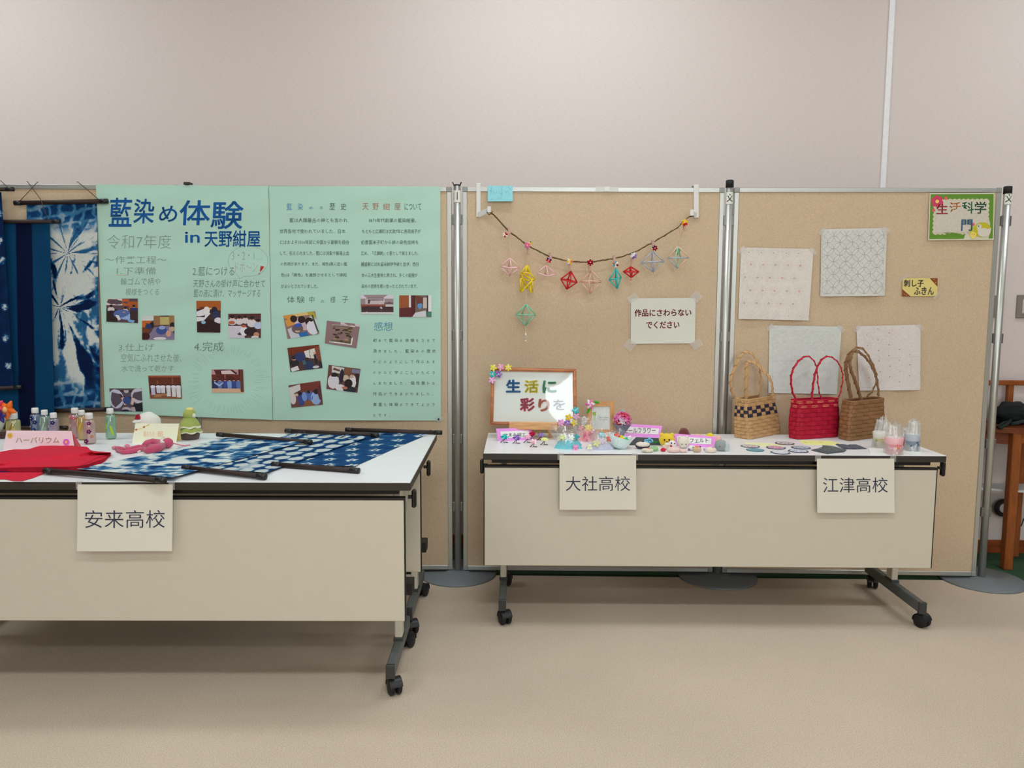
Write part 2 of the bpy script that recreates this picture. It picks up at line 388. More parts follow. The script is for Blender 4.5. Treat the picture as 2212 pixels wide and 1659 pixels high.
def post(x, y, top, label, glyph=None, gy=1.75, capr=.0175, ragged=False):
    t = thing('display_post', label, 'post', (x, y, 0), 0, 'posts joining the display boards')
    mb = MB(); mb.lathe([(.181, 0), (.181, .004), (.178, .0085), (.06, .010), (.05, .016), (.024, .018), (.0, .018)], C(118, 124, 126, 1.), 'paint', 64, t.matrix_basis); part(mb, 'base_plate', t)
    mb = MB(); mb.lathe([(.0155, .017), (.0155, top)], C(192, 192, 185, 1.1), 'alu', 24, t.matrix_basis); part(mb, 'pole', t)
    mb = MB(); mb.lathe([(capr, top-.026), (capr, top+.004), (capr-.003, top+.007), (0, top+.008)], C(26, 26, 30), 'rubber', 20, t.matrix_basis)
    if ragged:
        for s in (-1, 1): mb.bar((x+s*.012, y-.008, top), (x+s*.02, y-.01, top+.016), .008, .003, C(22, 20, 24), 'rubber')
    part(mb, 'cap', t, 'black tape cap on the pole')
    for zz in (.30, .62, 1.10, 1.62):
        mb = MB(); mb.box((x-.023, y-.006, zz), (x+.023, y+.006, zz+.045), C(120, 120, 116), 'alu', bev=.002); part(mb, 'hinge_clip', t)
    if glyph:
        R = .0161; f = lambda u, v: Vector((x+R*math.sin(u), y-R*math.cos(u), v))
        mb = MB(); mb.grid(lambda u, v: f(-1.25+2.5*u, gy-.022+.052*v), 14, 1, C(214, 216, 205), 'paper')
        mb.text(glyph, lambda u, v: Vector((x+(R+.0004)*math.sin(u), y-(R+.0004)*math.cos(u), v)), (-.95 if glyph == '文' else -1.2, gy+.022, .75 if glyph == '文' else .2, gy-.012), C(60, 72, 60), weight=.02)
        part(mb, 'sticker', t, 'white sticker with a black handwritten character')
post(-.3095, 3.512, 1.790, 'metal post between the posters and the garland board', '口', 1.74, .0155, True)
post(.9068, 3.512, 1.812, 'metal post with tall black cap left of the stitched cloths', '文', 1.735)
post(2.1278, 3.502, 1.786, 'metal post at the free right end of the boards', '文', 1.735)
post(P1a.x-.0225, P1a.y+.050, 1.775, 'metal post mostly hidden behind the left mint poster')
# ---------------------------------------------------------------- flip-top tables
def table(x, y, rot, H, D, label, y_c0=.02, y_c1=.42, ph=.0):
    t = thing('folding_table', label, 'table', (x, y, 0), math.radians(rot), 'white laminate tables on castors'); X = t.matrix_basis; L = 1.8
    WH = C(224, 228, 222); DK = C(56, 50, 44, 1.); BK = C(28, 26, 25, 1.); PN = C(194, 187, 169)
    mb = MB(); mb.box((0, 0, H-.027), (L, D, H-.002), DK, 'plastic', X, bev=.002); mb.box((.0015, .0015, H-.004), (L-.0015, D-.0015, H), WH, 'laminate', X, bev=.0008); part(mb, 'table_top', t)
    mb = MB(); mb.box((.032, .035, H-.046), (L-.042, .065, H-.0265), BK, 'paint', X); mb.box((.032, D-.06, H-.046), (L-.042, D-.03, H-.0265), BK, 'paint', X)
    mb.box((.06, .065, H-.046), (.10, D-.06, H-.0265), BK, 'paint', X); mb.box((L-.11, .065, H-.046), (L-.07, D-.06, H-.0265), BK, 'paint', X); part(mb, 'under_frame', t, 'dark steel frame under the table top')
    zp, zb = H-.060, H-.4575
    mb = MB(); mb.box((.004, .018, zb), (1.776, .034, zp), PN, 'laminate', X, bev=.002); p = part(mb, 'modesty_panel', t, 'cream front panel')
    mb = MB(); mb.box((.001, .016, zp-.001), (1.779, .037, zp+.007), BK, 'paint', X); mb.box((.001, .019, zb), (.0045, .035, zp), BK, 'paint', X); mb.box((1.7755, .019, zb), (1.779, .035, zp), BK, 'paint', X); part(mb, 'edge_strip', p, 'dark edge strip')
    for lx in (.077, L-.072):
        mb = MB(); mb.box((lx-.013, .200, .100), (lx+.013, .250, H-.046), C(196, 190, 174), 'paint', X, bev=.003)
        mb.box((lx-.05, .19, zb+.02), (lx+.05, .26, zb+.06), BK, 'paint', X)
        mb.box((lx-.016, .034, zp-.09), (lx+.016, .205, zp-.055), BK, 'paint', X)
        mb.lathe([(.0075, 0), (.0075, .002), (0, .0025)], C(150, 118, 72), 'alu', 12, X @ Matrix.Translation((lx, .2, zb-.022)) @ Matrix.Rotation(PI/2, 4, 'X')); part(mb, 'leg', t)
        mb = MB(); mb.box((lx-.014, y_c0-.025, .062), (lx+.014, y_c1+.03, .106), C(96, 102, 100, 1.), 'paint', X, bev=.004)
        mb.box((lx-.0165, .193, .100), (lx+.0165, .257, .116), C(66, 68, 66, 1.), 'paint', X, bev=.003)
        mb.box((lx-.0145, y_c0-.027, .060), (lx+.0145, y_c0-.012, .107), C(58, 60, 58, 1.), 'plastic', X, bev=.002); ft = part(mb, 'foot', t, 'dark grey foot bar')
        for cy in (y_c0, y_c1):
            mb = MB(); sw = .45 if cy == y_c0 else -.3
            Q = X @ Matrix.Translation((lx+.010, cy-.004, .0275)) @ Matrix.Rotation(sw, 4, 'Z'); Y2 = Matrix.Rotation(PI/2, 4, 'Y')
            for s in (-1, 1):
                mb.lathe([(.010, -.0075), (.024, -.0075), (.0275, -.005), (.0275, .005), (.024, .0075), (.006, .009), (0, .0095)] if s > 0 else [(0, -.0095), (.006, -.009), (.024, -.0075), (.0275, -.005), (.0275, .005), (.024, .0075), (.01, .0075)],
                         C(30, 30, 31, 1.), 'rubber', 24, Q @ Matrix.Translation((s*.0125, 0, 0)) @ Y2)
            mb.grid(lambda u, v: Q @ Vector((-.021+.042*u, .0292*math.cos(PI*(-.05+.98*v)), .0292*math.sin(PI*(-.05+.98*v)))), 2, 12, C(40, 40, 42, 1.), 'plastic')
            mb.tube([X @ Vector((lx, cy, .045)), X @ Vector((lx, cy, .066))], .008, C(26, 26, 27, 1.), 'plastic', 10)
            part(mb, 'castor', ft, 'black twin wheel castor')
    for lx in (-.0135, L-.0005):
        mb = MB(); mb.box((lx, .022, H-.088), (lx+.014, .046, H-.031), C(20, 19, 20, 1.), 'plastic', X, bev=.004)
        mb.box((lx-.012 if lx > 0 else lx+.006, .030, H-.060), (lx+.008 if lx > 0 else lx+.030, .040, H-.050), BK, 'plastic', X); part(mb, 'latch', t, 'black latch lever')
    return t
DL, HL = .4584, .7075; eL = angv(1.4216); gL = Vector((-eL.y, eL.x, 0)); BL = Vector((-.3544, 2.3478, 0))
A1 = BL-1.8*eL
table(A1.x, A1.y, 1.4216, HL, DL-.002, 'long white table nearest the camera, holding the spread indigo scrolls', .035, .385)
A2 = A1+gL*DL
table(A2.x, A2.y, 1.4216, HL, DL-.002, 'long white table pushed behind the nearest one, below the mint posters', .042, .43)
HR = .6867
table(-.1605, 2.9491, .639, HR, .4786, 'long white table with the woven baskets and felt toys on it', -.005, .42)
# ---------------------------------------------------------------- things on the boards: posters
MINT = C(176, 212, 194, 1.13); INK = C(78, 96, 86, 1.); PENCIL = C(140, 164, 150, 1.); BLUE = C(22, 92, 160, 1.)
def poster(name, label, tl, tr, br, bl, seed):
    t = thing(name, label, 'poster', PP(1, (bl[0]+br[0])/2, (bl[1]+br[1])/2), math.radians(2.0), 'mint green handwritten posters')
    y0, y1 = tl[1], bl[1]
    def off(x, y):
        v = (y-y0)/(y1-y0)
        return .0048+.0011*math.sin(y*.045+seed)+.0008*math.sin(x*.021+y*.09+seed*2)+max(0, v-.8)**2*.30*(.6+.4*math.sin(x*.017+seed))
    f = lambda x, y: PP(1, x, y, off(x, y)+.0007)
    mb = MB()
    def s(u, v):
        x = (tl[0]*(1-u)+tr[0]*u)*(1-v)+(bl[0]*(1-u)+br[0]*u)*v; y = (tl[1]*(1-u)+tr[1]*u)*(1-v)+(bl[1]*(1-u)+br[1]*u)*v
        return PP(1, x, y, off(x, y))
    mb.grid(s, 48, 60, MINT, 'paper'); return t, mb, f, off
def dashline(mb, f, pts, w, col, k=0):
    P = [f(*p) for p in pts]; n = bn(1 if k == 0 else k)
    mb.strip(P, w, n, col)
def photo(root, f0, q, shapes, base):
    (ax, ay), (bx, by), (cx, cy), (dx, dy) = q
    def g(u, v, o): 
        x = (ax*(1-u)+bx*u)*(1-v)+(dx*(1-u)+cx*u)*v; y = (ay*(1-u)+by*u)*(1-v)+(dy*(1-u)+cy*u)*v
        return f0(x, y, o)
    mb = MB(); mb.grid(lambda u, v: g(u, v, .0006), 6, 6, base, 'print'); o = .0006
    cl = lambda t: min(1, max(0, t))
    for sh in shapes:
        o += .00006; c = sh[-1]
        if sh[0] == 'r': pts = [(sh[1], sh[2]), (sh[3], sh[2]), (sh[3], sh[4]), (sh[1], sh[4])]
        elif sh[0] == 'e': pts = [(sh[1]+sh[3]*math.cos(2*PI*i/18), sh[2]+sh[4]*math.sin(2*PI*i/18)) for i in range(18)]
        else: pts = sh[1]
        mb.poly([g(cl(u), cl(v), o) for u, v in pts], C(*c, 1.), 'print')
    return part(mb, 'photo_print', root, None)
BRN = (120, 62, 30); DK = (40, 30, 34); WT = (222, 214, 214); SKN = (214, 160, 130); NAV = (44, 58, 110); LBL = (120, 160, 215); OR = (214, 120, 40); MAR = (70, 28, 26)
def person(x, y, s, top=WT, hair=DK, w=1.): return [('e', x, y+s*1.15, s*.85*w, s*.95, top), ('e', x, y, s*.42*w, s*.5, SKN), ('e', x, y-s*.15, s*.45*w, s*.42, hair)]
# left poster
PA, mb, f, offA = poster('poster', 'mint green poster titled in big blue brush characters, seven photo prints', (207, 398.5), (580, 401.5), (588.5, 907), (227, 893), 0.)
for s_, bx in (('藍', (235, 428, 283, 489)), ('染', (288, 430, 331, 482)), ('め', (343, 445, 381, 479)), ('体', (387, 433, 452, 486)), ('験', (455, 435, 523, 494))): mb.text(s_, f, bx, BLUE, weight=.012, shear=3)
mb.text('in', f, (400, 501, 431, 524), BLUE, weight=.01); mb.text('天野紺屋', f, (442, 498, 562, 533), BLUE, weight=.014)
for s_, bx in (('令和7年度', (231, 507, 369, 537)), ('～作業工程～', (226, 553, 359, 569)), ('1.下準備', (252, 577, 336, 593)), ('輪ゴムで柄や', (260, 600, 346, 616)), ('模様をつくる', (271, 623, 343, 638)),
               ('2.藍につける', (416, 576, 506, 595)), ('天野さんの掛け声に合わせて', (417, 604, 572, 621)), ('藍の液に漬け、マッサージする', (418, 625, 562, 642)), ('3.仕上げ', (256, 742, 332, 758)),
               ('空気にふれさせた後、', (261, 764, 392, 782)), ('水で洗って乾かす', (262, 789, 375, 803)), ('4.完成', (419, 738, 482, 759))):
    big = bx[3]-bx[1] > 25
    mb.text(s_, f, bx, PENCIL if bx[0] < 400 else C(112, 138, 124, 1.), weight=-.014 if big else -.006, res=2, shear=1)
mb.text('3・2・1…', f, (501, 544, 566, 561), C(160, 180, 168, 1.), weight=-.012, res=2); mb.text('ドボ～ン', f, (508, 566, 556, 587), C(190, 180, 175, 1.), weight=-.012, res=2)
mb.poly([f(563, 574.5), f(571, 576), f(563, 587), f(561.5, 586)], C(196, 40, 48, 1.), 'paper'); mb.poly([f(559, 590), f(561.5, 589.5), f(561.5, 592.5), f(559.2, 593)], C(196, 40, 48, 1.), 'paper')
dashline(mb, f, [(536+43*math.cos(a), 564+33*math.sin(a)) for a in [2.25+i*.157 for i in range(38)]]+[(518, 602), (509, 590)], .0012, C(150, 172, 160, 1.))
dashline(mb, f, [(252, 594.5), (278, 594)], .0016, C(214, 168, 162, 1.)); dashline(mb, f, [(256, 759.5), (264, 759)], .0016, C(214, 168, 162, 1.))
rnd = random.Random(4)
for i in range(64):
    a = 2*PI*i/64+rnd.uniform(-.03, .03); r0 = rnd.uniform(.70, .85); r1 = r0+rnd.uniform(.12, .3)
    dashline(mb, f, [(491+84*r0*math.cos(a), 822+72*r0*math.sin(a)), (491+84*r1*math.cos(a), 822+72*r1*math.sin(a))], .0008, C(140, 176, 160, 1.))
part(mb, 'sheet', PA); fA = lambda x, y, o: PP(1, x, y, offA(x, y)+o+.0008)
photo(PA, fA, ((229.8, 645), (297.6, 645), (298, 698), (229.8, 695)), [('r', 0, 0, .5, .28, (226, 210, 204)), ('r', .5, .02, .72, .3, (190, 96, 50)), ('r', .72, .12, 1, .5, (176, 92, 44)), ('r', 0, .45, .35, 1, (52, 36, 36)), ('r', .75, .4, 1, 1, (66, 44, 48))]+person(.15, .33, .13)+person(.6, .4, .11)+person(.87, .32, .12, NAV)+[('e', .5, .66, .28, .2, (86, 110, 170)), ('e', .62, .74, .2, .14, (150, 180, 222)), ('p', [(.28, .7), (.38, .66), (.46, .88), (.38, .92)], (232, 224, 226)), ('e', .56, .6, .06, .05, (224, 150, 120)), ('p', [(.66, .85), (.9, .9), (.86, 1), (.7, .96)], (130, 176, 224))], C(96, 76, 84, 1.))
photo(PA, fA, ((306.7, 682.5), (376.3, 681.5), (376.7, 733.6), (307, 734)), [('r', 0, 0, .36, .2, (212, 216, 212)), ('r', 0, .2, .3, .48, (196, 106, 40)), ('r', .36, 0, .56, .4, (150, 110, 70)), ('r', .56, .05, .84, .38, (196, 178, 112)), ('r', .84, 0, 1, .42, (160, 122, 76)), ('p', [(.1, 1), (.38, .48), (.85, .42), (1, .8), (1, 1)], (134, 124, 150)), ('e', .6, .62, .17, .17, (62, 84, 150)), ('e', .62, .5, .1, .08, (150, 170, 214)), ('e', .82, .75, .08, .13, (216, 160, 140)), ('e', .3, .38, .07, .12, DK), ('e', .2, .44, .1, .1, NAV), ('e', .1, .62, .14, .1, BRN), ('e', .94, .4, .08, .12, DK), ('e', .93, .56, .1, .1, (200, 170, 150)), ('e', .1, .86, .14, .16, MAR), ('e', .55, .95, .2, .06, (230, 224, 226))], C(90, 66, 66, 1.))
photo(PA, fA, ((424, 650), (477, 650), (475.8, 718.6), (425.7, 718)), [('p', [(0, 0), (1, 0), (1, .3), (0, .25)], (176, 92, 36)), ('p', [(.38, .12), (.6, 0), (.8, .2), (.5, .28)], (232, 190, 110)), ('e', .22, .2, .12, .1, (96, 54, 40)), ('p', [(0, .34), (.35, .24), (.58, .4), (.3, .62), (0, .66)], (230, 226, 230)), ('e', .42, .3, .13, .12, (236, 228, 228)), ('e', .74, .3, .13, .12, (38, 34, 50)), ('e', .8, .44, .14, .12, (48, 54, 92)), ('p', [(.05, .72), (.5, .56), (.95, .7), (1, 1), (.05, 1)], (50, 26, 30)), ('e', .9, .62, .16, .1, (226, 220, 226)), ('e', .28, .68, .1, .05, (150, 190, 214))], C(70, 44, 40, 1.))
photo(PA, fA, ((493, 678), (563.5, 677.4), (563.5, 730), (494, 730)), [('r', 0, 0, 1, .1, (92, 48, 40)), ('p', [(0, .5), (.46, .5), (.5, 1), (0, 1)], (212, 204, 214))]+person(.12, .14, .16)+person(.34, .16, .14)+person(.52, .14, .13)+person(.72, .2, .17)+person(.92, .3, .16, (190, 200, 226))+[('e', .1, .36, .1, .07, (196, 110, 70)), ('e', .48, .72, .12, .2, (232, 226, 230)), ('e', .47, .52, .07, .05, (196, 96, 64)), ('e', .68, .74, .2, .16, (48, 32, 36)), ('e', .86, .86, .09, .1, (202, 140, 110)), ('e', .82, .97, .12, .06, WT)], C(88, 58, 56, 1.))
photo(PA, fA, ((236, 839), (305.8, 839), (308.5, 889), (240.7, 889)), [('r', 0, 0, 1, .08, (90, 84, 80)), ('p', [(.25, .08), (.8, .06), (.72, .42), (.35, .4)], (70, 36, 36)), ('e', .52, .1, .08, .1, (190, 186, 196)), ('e', .18, .45, .24, .42, (202, 200, 220)), ('e', .9, .32, .24, .34, (204, 200, 212)), ('p', [(.34, .4), (.44, .38), (.5, .7), (.42, .72)], (222, 186, 170)), ('p', [(.68, .4), (.78, .44), (.7, .72), (.62, .68)], (226, 194, 176)), ('e', .52, .52, .13, .17, (60, 80, 140)), ('p', [(.72, .7), (1, .6), (1, 1), (.65, 1)], (34, 36, 44)), ('e', .48, .9, .14, .1, (196, 180, 184)), ('e', .72, .9, .12, .1, (190, 172, 176)), ('e', .45, .96, .12, .05, (36, 40, 60))], C(92, 78, 92, 1.))
photo(PA, fA, ((320, 811.4), (390, 811), (393, 861.5), (324, 861)), [('r', 0, .08, 1, .42, (104, 50, 32)), ('r', 0, 0, 1, .08, (158, 82, 50)), ('r', .25, .08, .29, .5, (150, 84, 54)), ('r', .72, .08, .76, .5, (144, 80, 54)), ('r', 0, .78, 1, 1, (142, 88, 58)), ('p', [(.2, .8), (.7, .76), (.5, .92), (.1, .94)], (176, 126, 90))]+sum([[('e', x, .42, .05, .05, DK), ('p', [(x-.07, .5), (x+.07, .5), (x+.06, y), (x-.06, y)], c), ('e', x, .48, .08, .06, (236, 232, 238))] for x, y, c in ((.12, .84, (196, 190, 216)), (.29, .76, (214, 208, 222)), (.43, .76, (222, 216, 226)), (.6, .9, (226, 222, 222)), (.76, .92, (226, 220, 220)), (.91, .94, (232, 228, 226)))], []), C(92, 44, 30, 1.))
photo(PA, fA, ((456.8, 798), (525, 798), (526.8, 848.4), (457.7, 848)), [('r', 0, 0, .85, .22, (196, 150, 150)), ('p', [(.3, .06), (.6, .04), (.75, .2), (.32, .2)], (226, 206, 206)), ('r', .9, 0, 1, 1, (110, 62, 44)), ('r', 0, .22, .9, .46, (112, 48, 36)), ('r', .4, .2, .45, .5, (150, 84, 60)), ('r', 0, .82, 1, 1, (220, 178, 148))]+sum([[('p', [(x-.08, .52), (x+.08, .5), (x+.06, .82), (x-.06, .82)], c), ('e', x, .46, .035, .05, SKN), ('e', x, .43, .04, .035, DK)] for x, c in ((.1, NAV), (.26, (96, 124, 180)), (.42, (58, 80, 150)), (.56, (130, 160, 214)), (.7, (56, 76, 140)), (.84, (90, 120, 180)))], [])+[('p', [(.08, .52), (.24, .66), (.36, .54), (.36, .6), (.24, .74), (.08, .6)], (170, 190, 226))], C(88, 40, 34, 1.))
# right poster
PB, mb, f, offB = poster('poster', 'mint green poster with dense dark handwriting and tilted photo prints', (581, 402), (951, 402.5), (952.5, 908.5), (589.5, 907.5), 1.7)
for s_, x0, x1, c in (('藍', 619, 631, C(70, 130, 186, 1.)), ('染', 642.5, 654.5, C(70, 130, 186, 1.)), ('め', 668, 676, C(80, 130, 170, 1.)), ('の', 691, 697, INK), ('歴', 712, 723.5, INK), ('史', 736, 748, INK),
                      ('天', 783, 796, C(186, 120, 96, 1.)), ('野', 805, 818, C(190, 110, 84, 1.)), ('紺', 827.5, 842.5, C(180, 104, 84, 1.)), ('屋', 852, 865, C(170, 116, 96, 1.)), ('について', 874, 910, INK)):
    mb.text(s_, f, (x0, 446 if s_ in 'のめ' else 439, x1, 452 if s_ in 'のめ' else 453.5), c, weight=-.004, res=2)
for i, (s_, x0, x1) in enumerate((('藍は人類最古の紳とも言われ', 625.6, 751), ('世界各地で使われていました。日本', 604, 746), ('にはおよそ1500年前に中国から朝鮮を経由', 605, 753), ('して、伝えられました。藍には消炎や解毒止血', 605, 754), ('の作用があります。また、褐色(黒に近い藍', 606, 750), ('色)は「勝色」を連想させるとして縁起', 607, 749), ('がよいとされていました。', 607, 687))):
    mb.text(s_, f, (x0, 471+i*23.8, x1, 480.5+i*23.7), INK, weight=0, res=1)
for i, (s_, x0, x1) in enumerate((('1870年代創業の藍染紺屋。', 797, 899), ('もともと広瀬町は文政7年に長岡貞子が', 782, 909), ('伯耆国米子町から絣の染色技術を', 780, 904), ('広め、「広瀬絣」の里として栄えました。', 780, 904), ('最盛期には久留米絣伊予絣と並び、西日', 780, 904), ('本の三大生産地と称され、多くの紺屋が', 781, 902), ('染めの技術を競い合ったとされています。', 781, 902))):
    mb.text(s_, f, (x0, 471.5+i*23.7, x1, 480.5+i*23.7), C(64, 84, 72, 1.), weight=0, res=1)
for i, ch in enumerate('体験中の様子'): x = 620+(0, 21, 48, 73, 93.5, 119)[i]; mb.text(ch, f, (x, 648 if ch == 'の' else 640, x+(17, 17, 11, 7, 11, 13)[i], 654.5), INK, weight=-.008, res=2)
mb.text('感想', f, (808, 695.5, 848, 714.5), C(70, 144, 176, 1.), weight=-.006, res=2)
for i, s_ in enumerate(('初めて藍染め体験をさせて', '頂きました。藍染めの歴史', 'やどのようにして作られる', 'のかなど学ぶことがたくさ', 'んありました。個性豊かな', '作品ができあがりました。', '貴重な体験ができてよかっ', 'たです。')):
    for j, ch in enumerate(s_):
        x = 806+j*11.6; y = 731.5+i*23.1; sm = ch in '、。'; k = .72 if ('ぁ' <= ch <= 'ん') else 1
        mb.text(ch, f, (x, y+(5 if sm else (1-k)*3.6), x+(2 if sm else 7.6*k), y+7.4), C(62, 84, 74, 1.), weight=0, res=1)
part(mb, 'sheet', PB); fB = lambda x, y, o: PP(1, x, y, offB(x, y)+o+.0008)
photo(PB, fB, ((612, 681.7), (680.4, 672), (689.7, 721.5), (621.3, 732)), [('p', [(0, 0), (.3, 0), (.34, .42), (.05, .5)], (222, 156, 70)), ('r', .3, 0, .8, .12, (232, 196, 120)), ('p', [(.74, 0), (.96, 0), (1, .3), (.85, .25)], (190, 170, 60)), ('p', [(.05, .6), (.32, .5), (.4, 1), (.1, 1)], (206, 206, 212)), ('e', .44, .4, .13, .22, (216, 196, 206)), ('e', .6, .5, .16, .25, (206, 180, 190)), ('e', .84, .6, .2, .4, (226, 222, 230)), ('e', .3, .2, .11, .15, (46, 28, 26)), ('e', .54, .28, .12, .16, (48, 28, 26)), ('e', .76, .4, .13, .17, (44, 26, 26)), ('e', .36, .64, .18, .2, (112, 90, 90)), ('e', .36, .68, .1, .12, (196, 170, 150)), ('e', .4, .5, .12, .09, (60, 90, 170)), ('p', [(.36, .84), (.62, .8), (.68, 1), (.4, 1)], (40, 110, 176)), ('p', [(.86, .15), (.92, .15), (1, .9), (.95, .9)], (70, 90, 70))], C(150, 116, 110, 1.))
sh = [('r', .42, 0, 1, .1, (214, 200, 200)), ('p', [(.17, .14), (.86, .1), (.84, .9), (.13, .92)], (236, 230, 226)), ('p', [(.2, .18), (.8, .16), (.8, .86), (.18, .86)], (112, 92, 62))]
r2 = random.Random(9)
for i in range(26):
    x, y = r2.uniform(.24, .76), r2.uniform(.22, .82); sh.append(('e', x, y, r2.uniform(.03, .08), r2.uniform(.02, .05), r2.choice([(74, 58, 40), (176, 152, 108), (60, 52, 40), (150, 124, 84)])))
photo(PB, fB, ((706, 692.6), (777.8, 700.6), (770, 752.3), (701.6, 741.7)), sh, C(150, 120, 118, 1.))
photo(PB, fB, ((778.8, 637), (849.4, 637), (850, 678), (779.8, 678)), [('r', 0, 0, 1, .2, (220, 214, 222)), ('p', [(.1, .24), (.22, .14), (.7, .14), (.76, .24)], (140, 112, 122)), ('r', .14, .2, .74, .5, (206, 190, 190)), ('r', .22, .24, .7, .46, (84, 66, 84)), ('r', 0, .5, .8, .6, (150, 78, 60)), ('r', .02, .6, 1, .9, (70, 44, 46)), ('r', .16, .62, .2, .92, (190, 176, 176)), ('r', .72, .4, 1, .52, (124, 98, 100)), ('r', .76, .5, 1, .62, (204, 196, 196)), ('p', [(.7, .5), (.88, .36), (1, .48)], (110, 84, 88)), ('r', .3, .68, .6, .74, (170, 150, 148)), ('e', .62, .72, .04, .1, (200, 190, 190)), ('r', 0, .92, 1, 1, (224, 218, 220))], C(160, 140, 142, 1.))
photo(PB, fB, ((862.4, 638), (932, 638), (932, 684.7), (862.4, 684.7)), [('p', [(0, 0), (.3, 0), (.28, .55), (0, .6)], (160, 84, 42)), ('r', .3, 0, .36, .6, (230, 222, 214)), ('r', .04, .36, .22, .5, (206, 150, 96)), ('r', .38, 0, .5, .85, (84, 32, 28)), ('p', [(.5, 0), (.8, .1), (.78, .4), (.55, .45)], (110, 60, 48)), ('p', [(0, .6), (.38, .55), (.5, .6), (.5, 1), (0, 1)], (96, 36, 36)), ('e', .64, .46, .07, .17, (96, 150, 206)), ('r', .74, .1, .86, .6, (200, 188, 176)), ('r', .86, 0, .9, .75, (50, 40, 44)), ('r', .9, 0, 1, .75, (232, 230, 228)), ('p', [(.5, .8), (.82, .7), (.84, 1), (.4, 1)], (212, 212, 216)), ('r', .86, .76, 1, .98, (70, 130, 110))], C(120, 96, 88, 1.))
photo(PB, fB, ((620.7, 751.7), (689, 744.3), (697, 795), (627.6, 803.4)), [('r', 0, 0, 1, .3, (122, 52, 28)), ('p', [(.5, .18), (.86, .1), (.88, .58), (.54, .5)], (226, 222, 210)), ('r', .66, .14, .68, .54, (120, 100, 90)), ('p', [(.84, .1), (1, .06), (1, .9), (.88, .6)], (140, 76, 50))]+person(.16, .46, .17, (40, 38, 40))+[('e', .36, .42, .16, .2, (48, 62, 108)), ('e', .56, .6, .09, .12, (70, 36, 40)), ('e', .6, .84, .16, .24, (44, 58, 92)), ('p', [(.4, .6), (.5, .58), (.52, .76), (.42, .78)], (70, 100, 104)), ('p', [(.78, .4), (.86, .36), (.88, .8), (.8, .8)], (34, 36, 40)), ('p', [(.92, .4), (.99, .4), (1, .96), (.93, .96)], (36, 40, 44)), ('e', .82, .34, .035, .05, SKN), ('e', .95, .36, .035, .05, SKN), ('p', [(.02, .86), (.24, .78), (.28, .96), (.04, 1)], (224, 220, 218)), ('e', .8, .92, .1, .06, (206, 204, 206))], C(82, 54, 48, 1.))
photo(PB, fB, ((710, 788), (778.8, 797), (772, 848.4), (704.8, 840)), [('p', [(0, 0), (.1, 0), (.12, .6), (0, .7)], (130, 70, 44)), ('p', [(.1, .02), (.5, .04), (.48, .3), (.12, .3)], (214, 206, 200)), ('p', [(.54, 0), (.72, .02), (.7, .3), (.5, .3)], (132, 84, 60)), ('p', [(.74, .04), (.98, .04), (.98, .2), (.74, .2)], (130, 130, 156)), ('e', .44, .4, .07, .3, (42, 40, 58)), ('e', .58, .46, .1, .14, (206, 186, 160)), ('e', .92, .5, .12, .3, (56, 34, 38)), ('e', .2, .66, .18, .3, (222, 216, 220)), ('e', .22, .42, .11, .14, (44, 26, 28)), ('e', .8, .6, .12, .3, (228, 224, 222)), ('e', .76, .38, .07, .1, (206, 170, 150)), ('e', .44, .88, .16, .14, (226, 220, 220)), ('e', .74, .9, .22, .14, (40, 44, 52)), ('e', .68, .66, .13, .18, (38, 24, 26)), ('e', .58, .86, .09, .06, (196, 120, 90))], C(110, 72, 62, 1.))
photo(PB, fB, ((623, 832.5), (691.7, 822.5), (697.9, 874), (629.6, 881)), [('p', [(0, .1), (.36, .02), (.36, .3), (0, .5)], (216, 212, 206)), ('p', [(.36, 0), (1, 0), (1, .5), (.36, .3)], (122, 56, 44)), ('p', [(.1, .4), (.7, .1), (.74, .16), (.12, .46)], (96, 52, 48)), ('p', [(.36, .8), (.8, .7), (.9, 1), (.3, 1)], (140, 88, 56)), ('e', .08, .6, .1, .26, (216, 206, 204)), ('e', .2, .46, .08, .06, (206, 180, 160)), ('e', .34, .66, .1, .3, (56, 74, 140)), ('e', .45, .58, .08, .2, (120, 150, 206)), ('e', .62, .56, .1, .22, (80, 110, 180)), ('e', .8, .7, .16, .28, (150, 176, 220)), ('e', .84, .42, .09, .12, (40, 26, 34)), ('e', .6, .4, .05, .07, DK), ('e', .32, .42, .06, .08, DK), ('e', .94, .5, .06, .3, (96, 50, 50))], C(110, 74, 70, 1.))
# pin and clip that hold the posters
mb = MB(); p = PP(1, 947.5, 905, .012); n1 = bn(1); X = Matrix.Translation(p) @ frame_of(n1).to_4x4()
mb.lathe([(.0012, -.012), (.0012, -.004), (.0035, -.004), (.0028, .0), (.0042, .004), (.0042, .006), (0, .0062)], C(28, 38, 110, 1.), 'plastic', 14, X); solo(mb, 'push_pin', 'dark blue push pin at the bottom corner of the right poster', 'pin')
mb = MB(); f1 = pmap(1, .0068)
mb.poly([f1(938, 901), f1(951, 897), f1(961, 905), f1(945, 914)], (.8, .8, .8), 'tape'); solo(mb, 'tape_strip', 'crumpled clear tape under the blue push pin', 'tape')
mb = MB(); a = PP(1, 398, 397.5, 0); b = PP(1, 410.5, 397.5, 0); top = a.z+.008
mb.prism([Vector((a.x, a.y-.006, top)), Vector((b.x, b.y-.006, top)), Vector((b.x, b.y-.010, top-.011)), Vector((a.x, a.y-.010, top-.011))], (0, .036, 0), C(30, 34, 32, 1.), 'plastic')
solo(mb, 'binder_clip', 'small black binder clip on top rail above left poster', 'clip')
